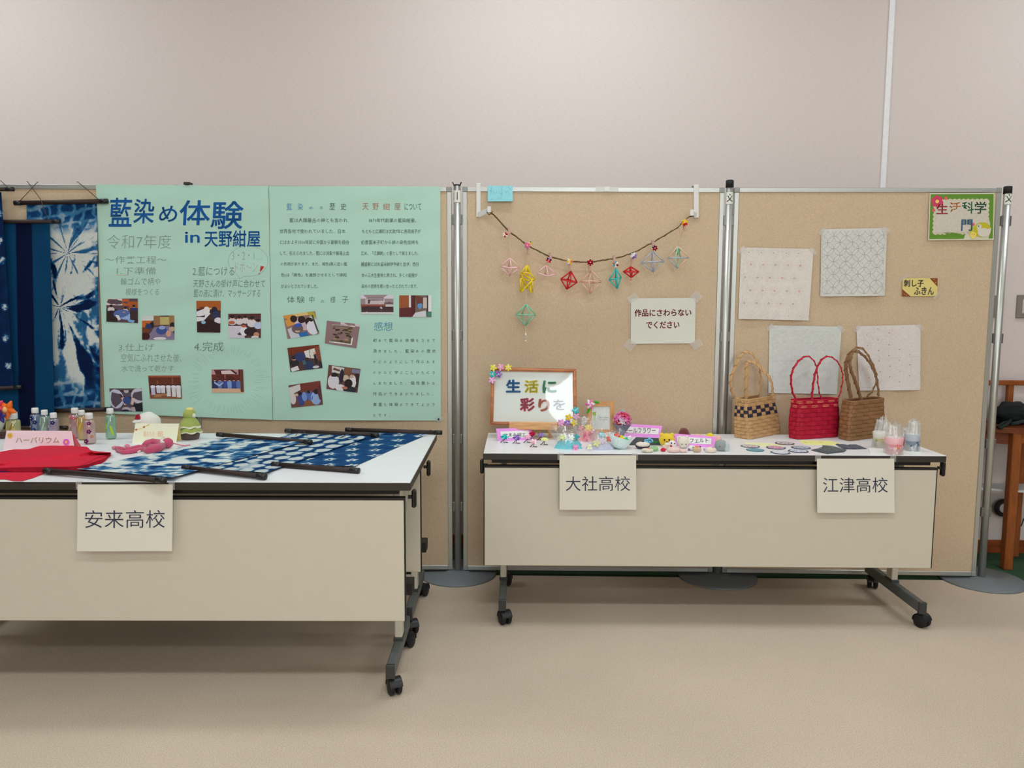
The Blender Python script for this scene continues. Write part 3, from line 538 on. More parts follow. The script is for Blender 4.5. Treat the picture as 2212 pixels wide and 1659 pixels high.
# ---------------------------------------------------------------- indigo dyed scrolls
ROD = C(50, 36, 32, 1.); RODC = C(34, 32, 32, 1.)
def fbm(x, y, s=0.): return mnoise.noise((x, y, s))+.5*mnoise.noise((x*2.1, y*2.1, s+7))+.25*mnoise.noise((x*4.3, y*4.3, s+3))
def sm(a, b, x): t = max(0, min(1, (x-a)/(b-a))); return t*t*(3-2*t)
INDs = [C(8, 28, 66, 1.), C(20, 68, 116, 1.), C(60, 120, 160, 1.), C(206, 212, 204, 1.)]
def indigo(t):
    t = max(0, min(.999, t))*3; i = int(t); return mixc(INDs[i], INDs[min(3, i+1)], t-i)
def rod(root, p, q, r, name, capl=.028):
    p = Vector(p); q = Vector(q); d = (q-p).normalized()
    mb = MB(); mb.tube([p, q], r, ROD, 'wood', 14); o = part(mb, name, root)
    for a, s in ((p, -1), (q, 1)):
        c = MB(); e = a+d*(s*.003); c.tube([a-d*(s*capl), e], r*1.13, RODC, 'plastic', 14); part(c, 'end_cap', o, 'black end cap')
    return o
def cord(root, pts, r=.0016):
    mb = MB(); mb.tube(pts, r, C(88, 78, 68, 1.), 'fabric', 6); part(mb, 'hanging_cord', root, 'thin brown hanging cord')
B0 = lambda x, y, o: PP(0, x, y, o)
# tie-dye burst scroll
t = thing('indigo_scroll', 'hanging scroll with white burst tie-dye beside the left poster', 'hanging scroll', B0(140, 886, .02), 0, 'indigo dyed hanging scrolls')
def fa(u, v):
    x = (57+152*u)*(1-v)+(66+151*u)*v; y = 441-4*u+(884-441+5*u)*v-1*v; return B0(x, y, .020+.003*math.sin(u*5+v*3)+.002*math.sin(v*9))
def ca(u, v):
    x = 57+153*u+7*v; y = 439+445*v
    b = 0
    for cx, cy, k in ((128, 664, 1.), (146, 548, .55)):
        dx, dy = x-cx, y-cy; r = math.hypot(dx, dy*.8)+1; a = math.atan2(dy, dx)
        st = fbm(a*3.1*(1 if k == 1 else 1.3)+cx, r*.012+math.sin(a*3)*.5, cx)
        b = max(b, k*sm(.12, .42, st+.10*fbm(x*.16, y*.16)))
    w = 1-b
    top = sm(520, 455, y+18*fbm(x*.03, 1)); bot = sm(810, 858, y+14*fbm(x*.03, 5)+.12*(140-x)); side = sm(196, 212, x+9*fbm(y*.03, 2, 4))*.8
    grid = max(sm(.80, .98, abs(math.sin(x*.13+fbm(x*.03, y*.03)*1.4))), sm(.82, .98, abs(math.sin(y*.12+x*.02+fbm(x*.02, y*.04)))))*.42
    d = max(top, bot); d = max(d, side*sm(-.2, .2, fbm(y*.05, x*.02, 9)))
    w = w*(1-d)+d*(.22+grid+.18*fbm(x*.05, y*.05, 2)); return indigo(w*1.02)
mb = MB(); mb.grid(fa, 100, 260, None, 'fabric', ca); part(mb, 'cloth', t)
rod(t, B0(33, 438.5, .024), B0(231, 434.5, .024), .0098, 'top_rod'); rod(t, B0(64, 889, .024), B0(241, 884, .024), .0098, 'bottom_rod')
cord(t, [B0(43, 434, .032), B0(62, 414, .03), B0(80, 394, .01), B0(82, 393, -.03)]); cord(t, [B0(213, 431, .032), B0(190, 411, .03), B0(168, 393, .01), B0(166, 393, -.03)])
# plain blue scroll with a dark stripe
t = thing('indigo_scroll', 'hanging plain blue scroll with one dark navy stripe down it', 'hanging scroll', B0(60, 925, .04), 0, 'indigo dyed hanging scrolls')
def fb(u, v):
    x0 = -34+4*v; x1 = 107.5+11*v; return B0(x0+(x1-x0)*u, 480+443*v, .046+.003*math.sin(u*6+1)+.0015*math.sin(v*7))
cb = lambda u, v: mixc(mixc(C(10, 66, 104, 1.), C(8, 18, 52, 1.), sm(.47, .49, u+.006*fbm(u, v*9))*(1-sm(.72, .735, u+.004*fbm(u, v*9)))), C(6, 22, 60, 1.), .10+.12*fbm(u*3, v*6))
mb = MB(); mb.grid(fb, 90, 60, None, 'fabric', cb); part(mb, 'cloth', t)
rod(t, B0(-60, 479, .050), B0(128, 478.5, .050), .0085, 'top_rod'); rod(t, B0(-50, 923.5, .050), B0(144, 924, .050), .0085, 'bottom_rod')
cord(t, [B0(103, 474, .058), B0(88, 431, .05), B0(74, 412, .03), B0(60, 393, .008), B0(58, 392, -.03)])
# dark scroll at the frame's edge
t = thing('indigo_scroll', 'hanging dark navy scroll with pale knots at the far left', 'hanging scroll', B0(-10, 842, .07), 0, 'indigo dyed hanging scrolls')
def fc(u, v):
    x1 = 3+27*v; return B0(x1-110*(1-u), 415+424*v, .070+.003*math.sin(v*6))
KN = [(10, 663), (12, 731), (18, 790), (0, 460), (-1, 520), (4, 563), (-30, 600), (-28, 700), (-26, 480)]
def cc(u, v):
    x = 3+27*v-110*(1-u); y = 415+424*v; w = .03+.10*max(0, fbm(x*.04, y*.03, 6))
    for kx, ky in KN:
        r = math.hypot((x-kx)*1.1, y-ky); w = max(w, .95*sm(11, 4, r+3*fbm(x*.2, y*.2))*(.4+.6*sm(-.3, .1, fbm(x*.13+ky, y*.13))))
    return indigo(w)
mb = MB(); mb.grid(fc, 60, 170, None, 'fabric', cc); part(mb, 'cloth', t)
rod(t, B0(-120, 412, .074), B0(28, 408.5, .074), .0085, 'top_rod'); rod(t, B0(-100, 845, .074), B0(45, 836, .074), .0085, 'bottom_rod')
cord(t, [B0(17, 405, .080), B0(9, 397, .05), B0(2, 391, .0), B0(1, 390, -.03)])
# three scrolls spread over the left tables
def lying(label, tl, tr, br, bl, top, bot, z, cf, nu, nv, fold=None):
    t = thing('indigo_scroll', label, 'scroll', TZ((bl[0]+br[0])/2, (bl[1]+br[1])/2, HL), 0, 'indigo scrolls spread on the table')
    R = .0088
    def s(u, v):
        x = (tl[0]*(1-u)+tr[0]*u)*(1-v)+(bl[0]*(1-u)+br[0]*u)*v; y = (tl[1]*(1-u)+tr[1]*u)*(1-v)+(bl[1]*(1-u)+br[1]*u)*v
        e = sm(.06, 0, v)+sm(.94, 1, v)
        h = HL+z+.0012*(1+math.sin(u*9+v*4))*(1-e)+e*R*.9+(fold(u, v) if fold else 0)
        return TZ(x, y, h)
    mb = MB(); mb.grid(s, nu, nv, None, 'fabric', cf); part(mb, 'cloth', t)
    rod(t, TZ(*top[0], HL+z+R), TZ(*top[1], HL+z+R), R, 'top_rod'); rod(t, TZ(*bot[0], HL+z*.5+R), TZ(*bot[1], HL+z*.5+R), R, 'bottom_rod')
    return t
def c3(u, v):
    w = .34+.16*fbm(u*4, v*7, 3)
    for i in range(4):
        for j in range(7):
            cu, cv = .08+i*.29+(.14 if j % 2 else 0), .05+j*.155; du, dv = (u-cu)*2.4, (v-cv)*4.2
            r = math.hypot(du, dv)+.07*fbm(u*16, v*16, i); a = math.atan2(dv, du)
            w = max(w, sm(.24, .10, r*(1+.25*math.sin(a*5+i)))*sm(.02, .08, r)*1.0)
    return indigo(w)
t3 = lying('rightmost spread scroll, deep blue with star shaped white motifs', (762, 933), (925, 937.5), (766, 1007), (597, 1002), ((748, 928), (953, 934.5)), ((590, 1003), (774, 1017)), .001, c3, 90, 120, lambda u, v: .010*sm(.4, .1, u)*sm(.35, .1, v)*(1+math.sin(u*30+v*18))*.6)
cord(t3, [TZ(905, 939, HL+.006), TZ(918, 932, HL+.022), TZ(930, 929, HL+.024), TZ(941, 932, HL+.016)], .0012)
def c2(u, v):
    w = .20+.12*fbm(u*5, v*8, 1)
    for i in range(5):
        for j in range(9):
            cu, cv = .10+i*.2, .05+j*.115; cu += .03*fbm(i*.7, j*.9); r = math.hypot((u-cu)*9.5, (v-cv)*15)+.22*fbm(u*14, v*18, j)
            w = max(w, .95*sm(.95, .62, r))
    w = max(w, sm(.5, .9, fbm(u*3+4, v*5, 8)+.62*sm(.55, .25, v))*.9*sm(.7, .3, u)) if v < .5 else max(w, .85*sm(.25, .5, fbm(u*4, v*7, 2)))
    return indigo(w)
t2 = lying('middle spread scroll, blue with rows of white ovals', (630, 936), (802, 942.5), (575, 1021), (408, 1009), ((618, 930.5), (816, 940)), ((398, 1010), (572, 1030)), .0045, c2, 90, 120)
cord(t2, [TZ(638, 941, HL+.012), TZ(648, 931, HL+.028), TZ(655, 930, HL+.028), TZ(664, 942, HL+.010)], .0012)
def c1(u, v):
    n = fbm(u*5+.8*fbm(u*3, v*3, 4), v*10, 5)+.35*fbm(u*13, v*26, 2); w = .80+.9*n
    w -= .75*sm(.14, .03, abs(u-.62-.22*fbm(v*4, 1)))*sm(-.3, .3, fbm(v*8, u*4, 2)); w -= .55*sm(.06, .0, v); w -= .5*sm(.86, 1, u)*sm(-.2, .3, fbm(v*9, 2))
    return mixc(indigo(max(.18, w)), C(222, 232, 228, 1.), .35*sm(.8, 1.1, w))
lying('leftmost spread scroll, mostly white with torn blue patches', (489, 946), (655, 954.5), (374, 1031), (165, 1013), ((471, 938.5), (671, 955)), ((98, 1017), (355, 1037.5)), .008, c1, 110, 130)
# ---------------------------------------------------------------- things on the left tables
def tent(name, label, bl, br, tl, tr, back, z, col, inside, texts=(), panel=None, pcol=None, deco=None, group='folded paper name cards', depth=.045):
    """folded card: base corners and ridge corners as seen, standing on the table"""
    A = TZ(*bl, z); B = TZ(*br, z); Ym = (A.y+B.y)/2
    Tl = FY(*tl, A.y+depth*.5); Tr = FY(*tr, B.y+depth*.5)
    d = Vector((0, depth, 0)); Bk_l = A+d+(Tl-A)*.0; Bk_r = B+d
    t = thing(name, label, 'name card', (A+B)/2, 0, group); n = (Tl-A).cross(B-A).normalized()
    if n.y > 0: n = -n
    mb = MB(); g = quadmap(Tl, Tr, B, A, 0, n); g1 = quadmap(Tl, Tr, B, A, .0005, n); g2 = quadmap(Tl, Tr, B, A, .0009, n)
    th = Vector((0, .0007, -.0002))
    mb.prism([Tl, Tr, B, A], th, col, 'paper'); mb.prism([Tl+th, Tr+th, Bk_r, Bk_l], -th*.5, inside, 'paper')
    def px(x, y):                                        # seen point -> card coordinates
        P = onplane(x, y, A, n); e = B-A; L = e.length; u = (P-A).dot(e)/L/L
        h = Tl-A; hh = h-e*(h.dot(e)/L/L); v = 1-(P-A).dot(hh)/hh.length_squared; return P
    G = lambda off: (lambda x, y: onplane(x, y, A+n*off, n))
    if panel: mb.poly([G(.0006)(*p) for p in panel], pcol or C(236, 232, 228, 1.1), 'paper')
    for s_, bx, c, w in texts: mb.text(s_, G(.001), bx, c, weight=w, res=2)
    if deco: deco(mb, G(.0008), n)
    part(mb, 'card', t); return t
def dflower(mb, g, x, y, r, c, cc):
    for i in range(6):
        a = PI*i/3; mb.poly([g(x+r*.55*math.cos(a)+r*.45*math.cos(b), y+r*.55*math.sin(a)+r*.45*math.sin(b)) for b in [2*PI*k/8 for k in range(8)]], c, 'paper')
    g2 = lambda X, Y: g(X, Y)+Vector((0, -.0003, 0)); mb.poly([g2(x+r*.35*math.cos(b), y+r*.35*math.sin(b)) for b in [2*PI*k/8 for k in range(8)]], cc, 'paper')
def deco_p(mb, g, n): dflower(mb, g, 21.5, 941, 6.5, C(240, 190, 90, 1.1), C(226, 160, 50, 1.1)); dflower(mb, g, 143, 955, 8, C(232, 120, 208, 1.1), C(240, 190, 120, 1.1))
tent('tent_card', 'pale pink folded name card with small orange and magenta flowers', (7, 972), (161, 969), (14, 930), (155, 931), None, HL, C(248, 206, 210, 1.1), C(232, 110, 120, 1.1),
     [('ハーバリウム', (34, 944, 128, 957), C(246, 222, 186, 1.1), 0.01)], deco=deco_p)
def deco_y(mb, g, n):
    mb.strip([g(290, 930), g(303, 926.5), g(322, 917)], .0022, n, C(236, 206, 90, 1.1))
    for x, y in ((294, 928), (311, 922.5)): mb.poly([g(x-3, y-.8), g(x+3, y-2.2), g(x+.6, y+3)], C(190, 60, 70, 1.1), 'paper')
    mb.poly([g(319, 917.5), g(323, 915.5), g(321.5, 919.5)], C(240, 200, 80, 1.1), 'paper')
tent('tent_card', 'pale yellow folded name card with red and yellow bunting drawn on', (285, 957), (381, 955.5), (293, 914.5), (387, 915), None, HL, C(250, 240, 204, 1.1), C(228, 206, 120, 1.1),
     [('編みもの', (310, 931, 334, 944), C(240, 200, 160, 1.1), .0), ('部', (340, 931, 352, 943), C(240, 190, 150, 1.1), .0)], deco=deco_y)
# folded red cloth
t = thing('folded_cloth', 'folded bright red cloth with purple lining on the near table', 'cloth', TZ(80, 1010, HL))
def curve(pts):
    def f(u):
        x = u*(len(pts)-1); i = min(len(pts)-2, int(x)); k = x-i; a, b = pts[i], pts[i+1]
        p0 = pts[max(0, i-1)]; p3 = pts[min(len(pts)-1, i+2)]
        return tuple(.5*((2*a[j])+(-p0[j]+b[j])*k+(2*p0[j]-5*a[j]+4*b[j]-p3[j])*k*k+(-p0[j]+3*a[j]-3*b[j]+p3[j])*k**3) for j in (0, 1))
    return f
RED = C(206, 42, 62, 1.1)
bk = curve([(-80, 986), (-30, 980), (0, 976), (28, 971), (60, 970), (92, 962), (140, 960.5), (168, 964.5), (187, 965), (200, 973.5), (240, 977)])
fr = curve([(-80, 1014), (-30, 1013), (0, 1011), (35, 1009.5), (70, 1009), (110, 1008.5), (150, 1008), (185, 1004), (205, 997), (225, 990), (239, 982)])
def red(u, v):
    a, b = bk(u), fr(u); x, y = a[0]+(b[0]-a[0])*v, a[1]+(b[1]-a[1])*v
    fold = .006*math.exp(-((v-.62+.55*(u-.3))*7)**2)+.004*math.exp(-((v-.35+.3*(u-.5))*9)**2)+.004*math.exp(-((v-.75+.9*(u-.85))*12)**2)
    h = .004+.017*math.sin(PI*min(1, max(0, u*.95)))**.6*(.45+.55*sm(0, .25, v))*sm(1.0, .85, u)+fold*1.5+.0025*fbm(u*7, v*3)
    return TZ(x, y, HL+h)
mb = MB(); mb.grid(red, 90, 40, RED, 'fabric')
mb.grid(lambda u, v: red(.18+u*.82, 1)*(1-v)+(lambda p: Vector((p.x, p.y+.004, HL+.001)))(red(.18+u*.82, 1))*v, 60, 2, C(170, 26, 46, 1.1), 'fabric'); part(mb, 'upper_layer', t)
mb = MB(); mb.grid(lambda u, v: TZ(-80+(245)*u, 1010+4.6*v-2.2*u*v+(-1.5*u), HL+.0150-.004*v), 40, 3, C(224, 176, 222, 1.1), 'fabric'); part(mb, 'hem', t, 'lavender hem')
mb = MB(); mb.grid(lambda u, v: TZ(-80+(262-26*v)*u, 1012.5-4*u+9*v, HL+.010-.008*v), 40, 4, C(96, 24, 92, 1.1), 'fabric'); part(mb, 'lining', t, 'dark purple lining')
f2 = curve([(-80, 1040), (-20, 1038.5), (15, 1037.5), (32, 1035.5), (50, 1039), (72, 1034), (96, 1024)])
mb = MB(); mb.grid(lambda u, v: (lambda q: TZ(-80+176*u, 1020.5*(1-v)+q[1]*v, HL+.006*(1-v)+.001+.003*math.exp(-((u-.68)*14)**2)*v))(f2(u)), 60, 8, RED, 'fabric'); part(mb, 'lower_layer', t)
# bottles
def bottle(label, x, ybase, ytop, rpx, liq, flow=None, square=False, blobs=(), capr=.72):
    b = TZ(x, ybase, HL); sc = FPX/((b-CAM).dot(_f)); r = rpx/sc; H_ = FY(x, ytop, b.y).z-HL
    t = thing('herbarium_bottle', label, 'bottle', b, 0, 'herbarium bottles with screw caps'); X = Matrix.Translation(b); n = 24
    zc = H_-r*.95
    prof = [(r*.82, 0), (r, .004), (r, zc*.86), (r*.86, zc*.93), (r*.5, zc*.985), (r*.5, zc)]
    def sq(pf):
        mbx = []
        return pf
    mb = MB(); mb.lathe(prof, (.9, .9, .9), 'glass', n, X); part(mb, 'glass_body', t)
    mb = MB(); lp = [(r*.78, .004), (r*.93, .007), (r*.93, zc*.84), (r*.8, zc*.91), (0, zc*.915)]; mb.lathe(lp, liq, 'liquid', n, X); part(mb, 'oil', t, 'tinted oil')
    mb = MB(); mb.lathe([(r*.62, zc-.002), (r*.64, zc), (r*.64, H_-.002), (r*.58, H_), (0, H_)], C(226, 226, 220, 1.1), 'plastic', n, X)
    for i in range(3): mb.lathe([(r*.645, zc+.003+i*.004), (r*.665, zc+.004+i*.004), (r*.645, zc+.005+i*.004)], C(214, 214, 210, 1.1), 'plastic', n, X)
    part(mb, 'screw_cap', t, 'white screw cap')
    rs = random.Random(int(x*7))
    for k, (cu, cz, rr, c, st) in enumerate(blobs):
        mb = MB(); a = -PI/2+cu; p = b+Vector((math.cos(a)*r*.95, math.sin(a)*r*.95, cz*zc))
        if st: 
            d = Vector((math.cos(a), math.sin(a), 0)); tt = Vector((-d.y, d.x, 0)); X3 = Matrix((tt, d, Vector((st*.3*tt.x, st*.3*tt.y, 1)))).transposed(); mb.ball(p, (rr*.5, rr*.2, rr*2.2), c, 'fabric', 8, 6, X3)
        else: flower(mb, p, Vector((math.cos(a), math.sin(a), .1)), rr, [c], 5, C(230, 200, 120, 1.1), fat=.6)
        part(mb, 'dried_flower', t)
    return t
PUR = C(96, 28, 90, 1.1); NV = C(30, 36, 96, 1.1)
bottle('herbarium bottle with pale yellow oil, behind the pale pink card', 30, 943, 890, 14.5, C(238, 222, 160, 1.2), blobs=[(.2, .5, .010, C(150, 130, 50, 1.1), 1.2), (-.5, .6, .009, C(214, 190, 90, 1.1), 1), (.7, .35, .009, C(200, 180, 90, 1.1), -1)])
bottle('herbarium bottle with dark blue flowers, tallest of the trio over the pink card', 79, 944, 881, 10.5, C(128, 150, 186, 1.1), blobs=[(-.3, .78, .010, NV, 0), (.4, .62, .009, NV, 0), (.1, .3, .011, C(40, 60, 110, 1.1), 0), (-.5, .45, .009, C(60, 80, 130, 1.1), 0)])
bottle('herbarium bottle with sage green oil, middle of the trio over the pink card', 99, 947, 885.5, 10, C(178, 206, 188, 1.1), blobs=[(.1, .5, .008, C(170, 196, 176, 1.1), 1), (-.5, .7, .008, C(150, 180, 160, 1.1), 1)])
bottle('herbarium bottle with pale violet oil, right of the trio over the pink card', 118, 949, 891.5, 10.5, C(196, 186, 204, 1.1), blobs=[(.35, .78, .009, NV, 0), (-.5, .6, .008, C(150, 140, 180, 1.1), 0), (-.1, .35, .008, C(200, 170, 190, 1.1), 0)])
bottle('herbarium bottle with dusty pink flowers, rearmost beside the pink card', 164.5, 946, 881, 11, C(214, 176, 176, 1.1), blobs=[(-.4, .85, .010, C(196, 110, 120, 1.1), 0), (.3, .8, .009, C(190, 100, 116, 1.1), 0), (-.5, .5, .008, C(200, 150, 150, 1.1), 0)])
bottle('herbarium bottle with golden yellow oil beside the pink card', 179, 950, 886, 10, C(226, 194, 110, 1.1), blobs=[(0, .5, .010, C(206, 168, 70, 1.1), 1), (-.6, .7, .008, C(220, 190, 120, 1.1), 1)])
bottle('herbarium bottle with deep purple blooms in clear pink oil', 195, 958.5, 892, 12, C(228, 200, 196, 1.1), blobs=[(.45, .82, .008, PUR, 0), (.4, .5, .009, PUR, 0), (-.15, .13, .010, PUR, 0), (.8, .3, .007, C(180, 120, 100, 1.1), 0)])
bottle('herbarium bottle with mint green oil, standing apart to the right', 240.5, 948, 882, 10.8, C(170, 214, 190, 1.1), blobs=[(-.6, .5, .010, C(140, 190, 70, 1.1), 1.2), (.6, .35, .010, C(170, 200, 60, 1.1), -1), (0, .6, .008, C(150, 190, 180, 1.1), 1)])
# crochet tree
b = TZ(411, 948.5, HL); sc = FPX/((b-CAM).dot(_f)); k = 1/sc
t = thing('crochet_tree', 'small crocheted green tree in a brown pot', 'toy tree', b); X = Matrix.Translation(b)
mb = MB(); mb.lathe([(0, 0), (17*k, 0), (19*k, 4*k), (21*k, 17*k), (17*k, 18*k), (0, 18*k)], C(92, 76, 68, 1.), 'felt', 28, X); part(mb, 'pot', t)
def tier(z0, z1, r0, r1, seed):
    mb = MB(); GN = C(158, 172, 90, 1.1); WH = C(222, 220, 194, 1.1)
    def s(u, v):
        a = 2*PI*u; w = 1+.10*math.sin(a*6+seed)*(1-v)**2; r = (r0*(1-v)**1.0+r1*v)*w*(1+.12*math.sin(PI*v)); z = z0+(z1-z0)*v-(1-v)**4*1.6*math.cos(a*6+seed)
        return X @ Vector((r*k*math.cos(a), r*k*math.sin(a), z*k))
    mb.grid(s, 60, 12, GN, 'felt', lambda u, v: WH if v < .13 else GN); return mb
part(tier(15, 31, 23.5, 15, 0), 'skirt', t, 'lowest green tier with white hem'); part(tier(26, 48, 21.5, 11, 1), 'skirt', t, 'middle green tier with white hem')
m2 = MB(); m2.ball(b+Vector((0, 0, 54*k)), (13.5*k, 13.5*k, 11*k), C(164, 176, 92, 1.1), 'felt', 18, 12, wob=.08); part(m2, 'crown', t)
m2 = MB(); m2.ball(b+Vector((11*k, -4*k, 52*k)), (5*k, 5*k, 5*k), C(220, 220, 200, 1.1), 'felt', 10, 8); m2.ball(b+Vector((1*k, 0, 64.5*k)), (8.5*k, 8.5*k, 4.5*k), C(228, 212, 120, 1.1), 'felt', 14, 9, wob=.1); part(m2, 'topper', t, 'pale yellow topper')
# fluffy santa hat toy behind the yellow card
b = TZ(321, 944, HL); k = 1/(FPX/((b-CAM).dot(_f)))
t = thing('fluffy_toy', 'fluffy white toy with a red patch behind the yellow card', 'toy', b)
mb = MB(); mb.ball(b+Vector((0, 0, 27*k)), (27*k, 24*k, 27.5*k), C(226, 224, 216, 1.1), 'felt', 30, 20, wob=.06); part(mb, 'body', t)
mb = MB(); mb.ball(b+Vector((-12*k, -16*k, 37*k)), (13*k, 9*k, 4.5*k), C(236, 232, 226, 1.1), 'felt', 16, 9, Matrix.Rotation(-.12, 3, 'Y')); part(mb, 'brim', t)
mb = MB(); mb.prism([b+Vector((x*k, -23*k, z*k)) for x, z in ((-17, 42), (-6, 42.5), (-9, 53), (-13, 52))], (0, 6*k, 0), C(170, 24, 46, 1.1), 'felt'); part(mb, 'red_patch', t, 'dark red felt patch')
# crochet doll lying down
t = thing('crochet_doll', 'long pink crocheted doll lying in front of the yellow card', 'doll', TZ(320, 972, HL)); PK = C(196, 84, 112, 1.1); WHT = C(232, 220, 210, 1.1)
P = lambda x, y, h: TZ(x, y, HL+h)
mb = MB(); mb.tube([P(312, 962, .012), P(318, 958, .014), P(330, 955, .014), P(345, 957, .013), P(350, 962, .012), P(340, 966, .013), P(322, 964, .011)], [.010, .014, .015, .014, .013, .013, .009], PK, 'felt', 14)
mb.tube([P(352, 962, .016), P(338, 969, .016), P(322, 972, .014), P(312, 972, .010)], [.012, .016, .014, .008], PK, 'felt', 14); part(mb, 'body', t)
mb = MB(); mb.tube([P(314, 967, .008), P(300, 966, .009), P(285, 969, .009), P(272, 972, .008), P(258, 969, .008), P(251, 967, .007)], [.010, .010, .009, .008, .009, .006], PK, 'felt', 12); part(mb, 'leg', t)
mb = MB(); mb.tube([P(312, 970, .006), P(298, 972, .008), P(284, 975, .009), P(268, 977, .008), P(252, 973, .006)], [.009, .009, .009, .008, .005], PK, 'felt', 12); part(mb, 'leg', t)
for x, y in ((247, 967), (262, 965), (275, 963)):
    mb = MB(); mb.ball(P(x, y, .007), (.010, .009, .007), C(216, 130, 150, 1.1) if x != 262 else WHT, 'felt', 10, 8); part(mb, 'foot', t)
mb = MB(); mb.ball(P(362, 957, .020), (.021, .019, .020), PK, 'felt', 18, 12, wob=.05); part(mb, 'head', t)
mb = MB(); mb.tube([P(353, 946, .018), P(350, 952, .022), P(351, 958, .024), P(349, 964, .014)], [.006, .008, .008, .006], WHT, 'felt', 10); part(mb, 'ruffle', t, 'cream ruffle collar')
mb = MB(); mb.tube([P(371, 957, .012), P(384, 960, .006), P(398, 963, .004), P(411, 962, .004)], [.003, .002, .003, .004], C(214, 130, 148, 1.1), 'felt', 8); part(mb, 'pigtail', t)
mb = MB(); mb.tube([P(306, 970, .006), P(301, 975, .004), P(298, 977, .003)], .004, WHT, 'felt', 8); part(mb, 'hand', t)
# bouquet at the left frame edge
b = TZ(-2, 945, HL); Yb = b.y; t = thing('balloon_flower_bouquet', 'bouquet of orange, purple and pink star flowers in white wrap', 'bouquet', b)
def star(c, r, col, nm, k=5, sp=0., ctr=None):
    mb = MB(); 
    for i in range(k):
        a = 2*PI*i/k+sp; d = Vector((math.cos(a), -.25, math.sin(a))); mb.tube([c, c+d*r*.5, c+d*r], [r*.34, r*.27, r*.07], col, 'plastic', 10)
    mb.ball(c, r*.42, col, 'plastic', 12, 9)
    if ctr: mb.ball(c+Vector((0, -r*.45, 0)), (r*.24, r*.2, r*.3), ctr, 'plastic', 10, 8)
    part(mb, nm, t)
star(FY(17, 884, Yb-.01), .042, C(238, 104, 26, 1.2), 'orange_flower', 5, .98, C(244, 176, 110, 1.1)); star(FY(1, 900, Yb-.04), .030, C(46, 26, 110, 1.1), 'purple_flower', 5, .3, C(226, 40, 120, 1.1)); star(FY(-6, 876, Yb-.02), .036, C(222, 56, 96, 1.1), 'pink_flower', 5, .6, C(240, 220, 170, 1.1))
mb = MB(); mb.lathe([(.012, 0), (.030, .05), (.05, .095)], C(208, 214, 206, 1.1), 'paper', 20, Matrix.Translation(b+Vector((-.01, 0, 0)))); part(mb, 'wrap', t, 'white paper wrap')
mb = MB(); p = TZ(-10, 947, HL); mb.box((p.x-.10, p.y-.01, HL), (TZ(12, 947, HL).x, p.y+.02, HL+.024), C(72, 48, 50, 1.1), 'wood', bev=.003); solo(mb, 'wooden_stand', 'dark brown wooden block at the left frame edge', 'block')
# school name sheets taped to the table fronts
def school(txt, label, x0, y0, x1, y1, tx, A, e, H_, hang=.002, lean=.0):
    n = Vector((e.y, -e.x, 0)); o = A+n*.0045; Z0 = onplane(x0, y0, o, n); g = lambda off: (lambda x, y: onplane(x, y, o+n*off, n))
    t = thing('paper_sign', label, 'sign', g(0)((x0+x1)/2, y1), math.atan2(e.y, e.x), 'school name sheets taped to table fronts')
    mb = MB(); w = g(0); mb.grid(lambda u, v: w(x0+(x1-x0)*u, y0+(y1-y0)*v)+n*(.0015+.004*v*v+.0012*math.sin(u*6)), 12, 12, C(220, 216, 200, 1.13), 'paper')
    mb.text(txt, lambda x, y: w(x, y)+n*(.0024+.004*((y-y0)/(y1-y0))**2+.0012*math.sin((x-x0)/(x1-x0)*6)), tx, C(60, 62, 84, 1.), weight=-.004, res=3); part(mb, 'sheet', t)
    for cx, s in ((x0, -1), (x1, 1)):
        a = w(cx-s*9, y0+1)+n*.0012; q = w(cx+s*4, y0+1)+n*.0012; dz = Vector((0, 0, 1)); topz = H_+.0012
        mb = MB(); b_ = lambda p, dy, z: Vector((p.x, p.y+dy, z))
        mb.grid(lambda u, v: (lambda p: b_(p, (.016*(1-v*2.5) if v < .4 else 0)+.0005, topz if v < .4 else topz-(v-.4)/.6*.026))(a*(1-u)+q*u), 2, 8, C(200, 200, 196), 'tape', smooth=False); part(mb, 'tape', t)
    return t
nL = Vector((eL.y, -eL.x, 0))
school('安来高校', 'paper sheet reading 安来高校, hanging on the nearest table', 168, 1046, 373.5, 1189.5, (185, 1101.5, 357, 1139.5), A1, eL, HL)
# ---------------------------------------------------------------- things on the right table
eR = angv(.639); AR = Vector((-.1605, 2.9491, 0))
school('大社高校', 'paper sheet reading 大社高校, below the fabric flower frame', 1208.5, 983.5, 1374, 1100.5, (1222, 1028.5, 1361, 1060), AR, eR, HR)
school('江津高校', 'paper sheet reading 江津高校, below the brown basket', 1764.3, 990.5, 1931.5, 1107, (1777, 1031, 1917, 1063.5), AR, eR, HR)
T = lambda x, y, h=0.: TZ(x, y, HR+h)
def kpx(p): return (p-CAM).dot(_f)/FPX                 # metres per sight-line step at p
MAG = C(250, 150, 222, 1.12); MAGD = C(214, 36, 112, 1.1)
tent('tent_card', 'pink folded card reading つまみ細工 under the easel', (1076, 953), (1152, 950.5), (1071.5, 926), (1147.5, 923.5), None, HR, MAG, MAGD, [('つまみ細工', (1088, 935, 1136, 943), C(50, 46, 60, 1.), .004)],
     [(1080.5, 932), (1141.5, 930), (1145, 944.5), (1083, 946.5)])
tent('tent_card', 'pink folded card reading モールフラワー behind the black felt sheet', (1341, 942), (1425, 946), (1344, 914.5), (1430.5, 920), None, HR, MAG, MAGD, [('モールフラワー', (1348, 925, 1416, 935.5), C(60, 54, 66, 1.), .006)],
     [(1346, 921), (1424, 926), (1422, 938.5), (1344, 934)])
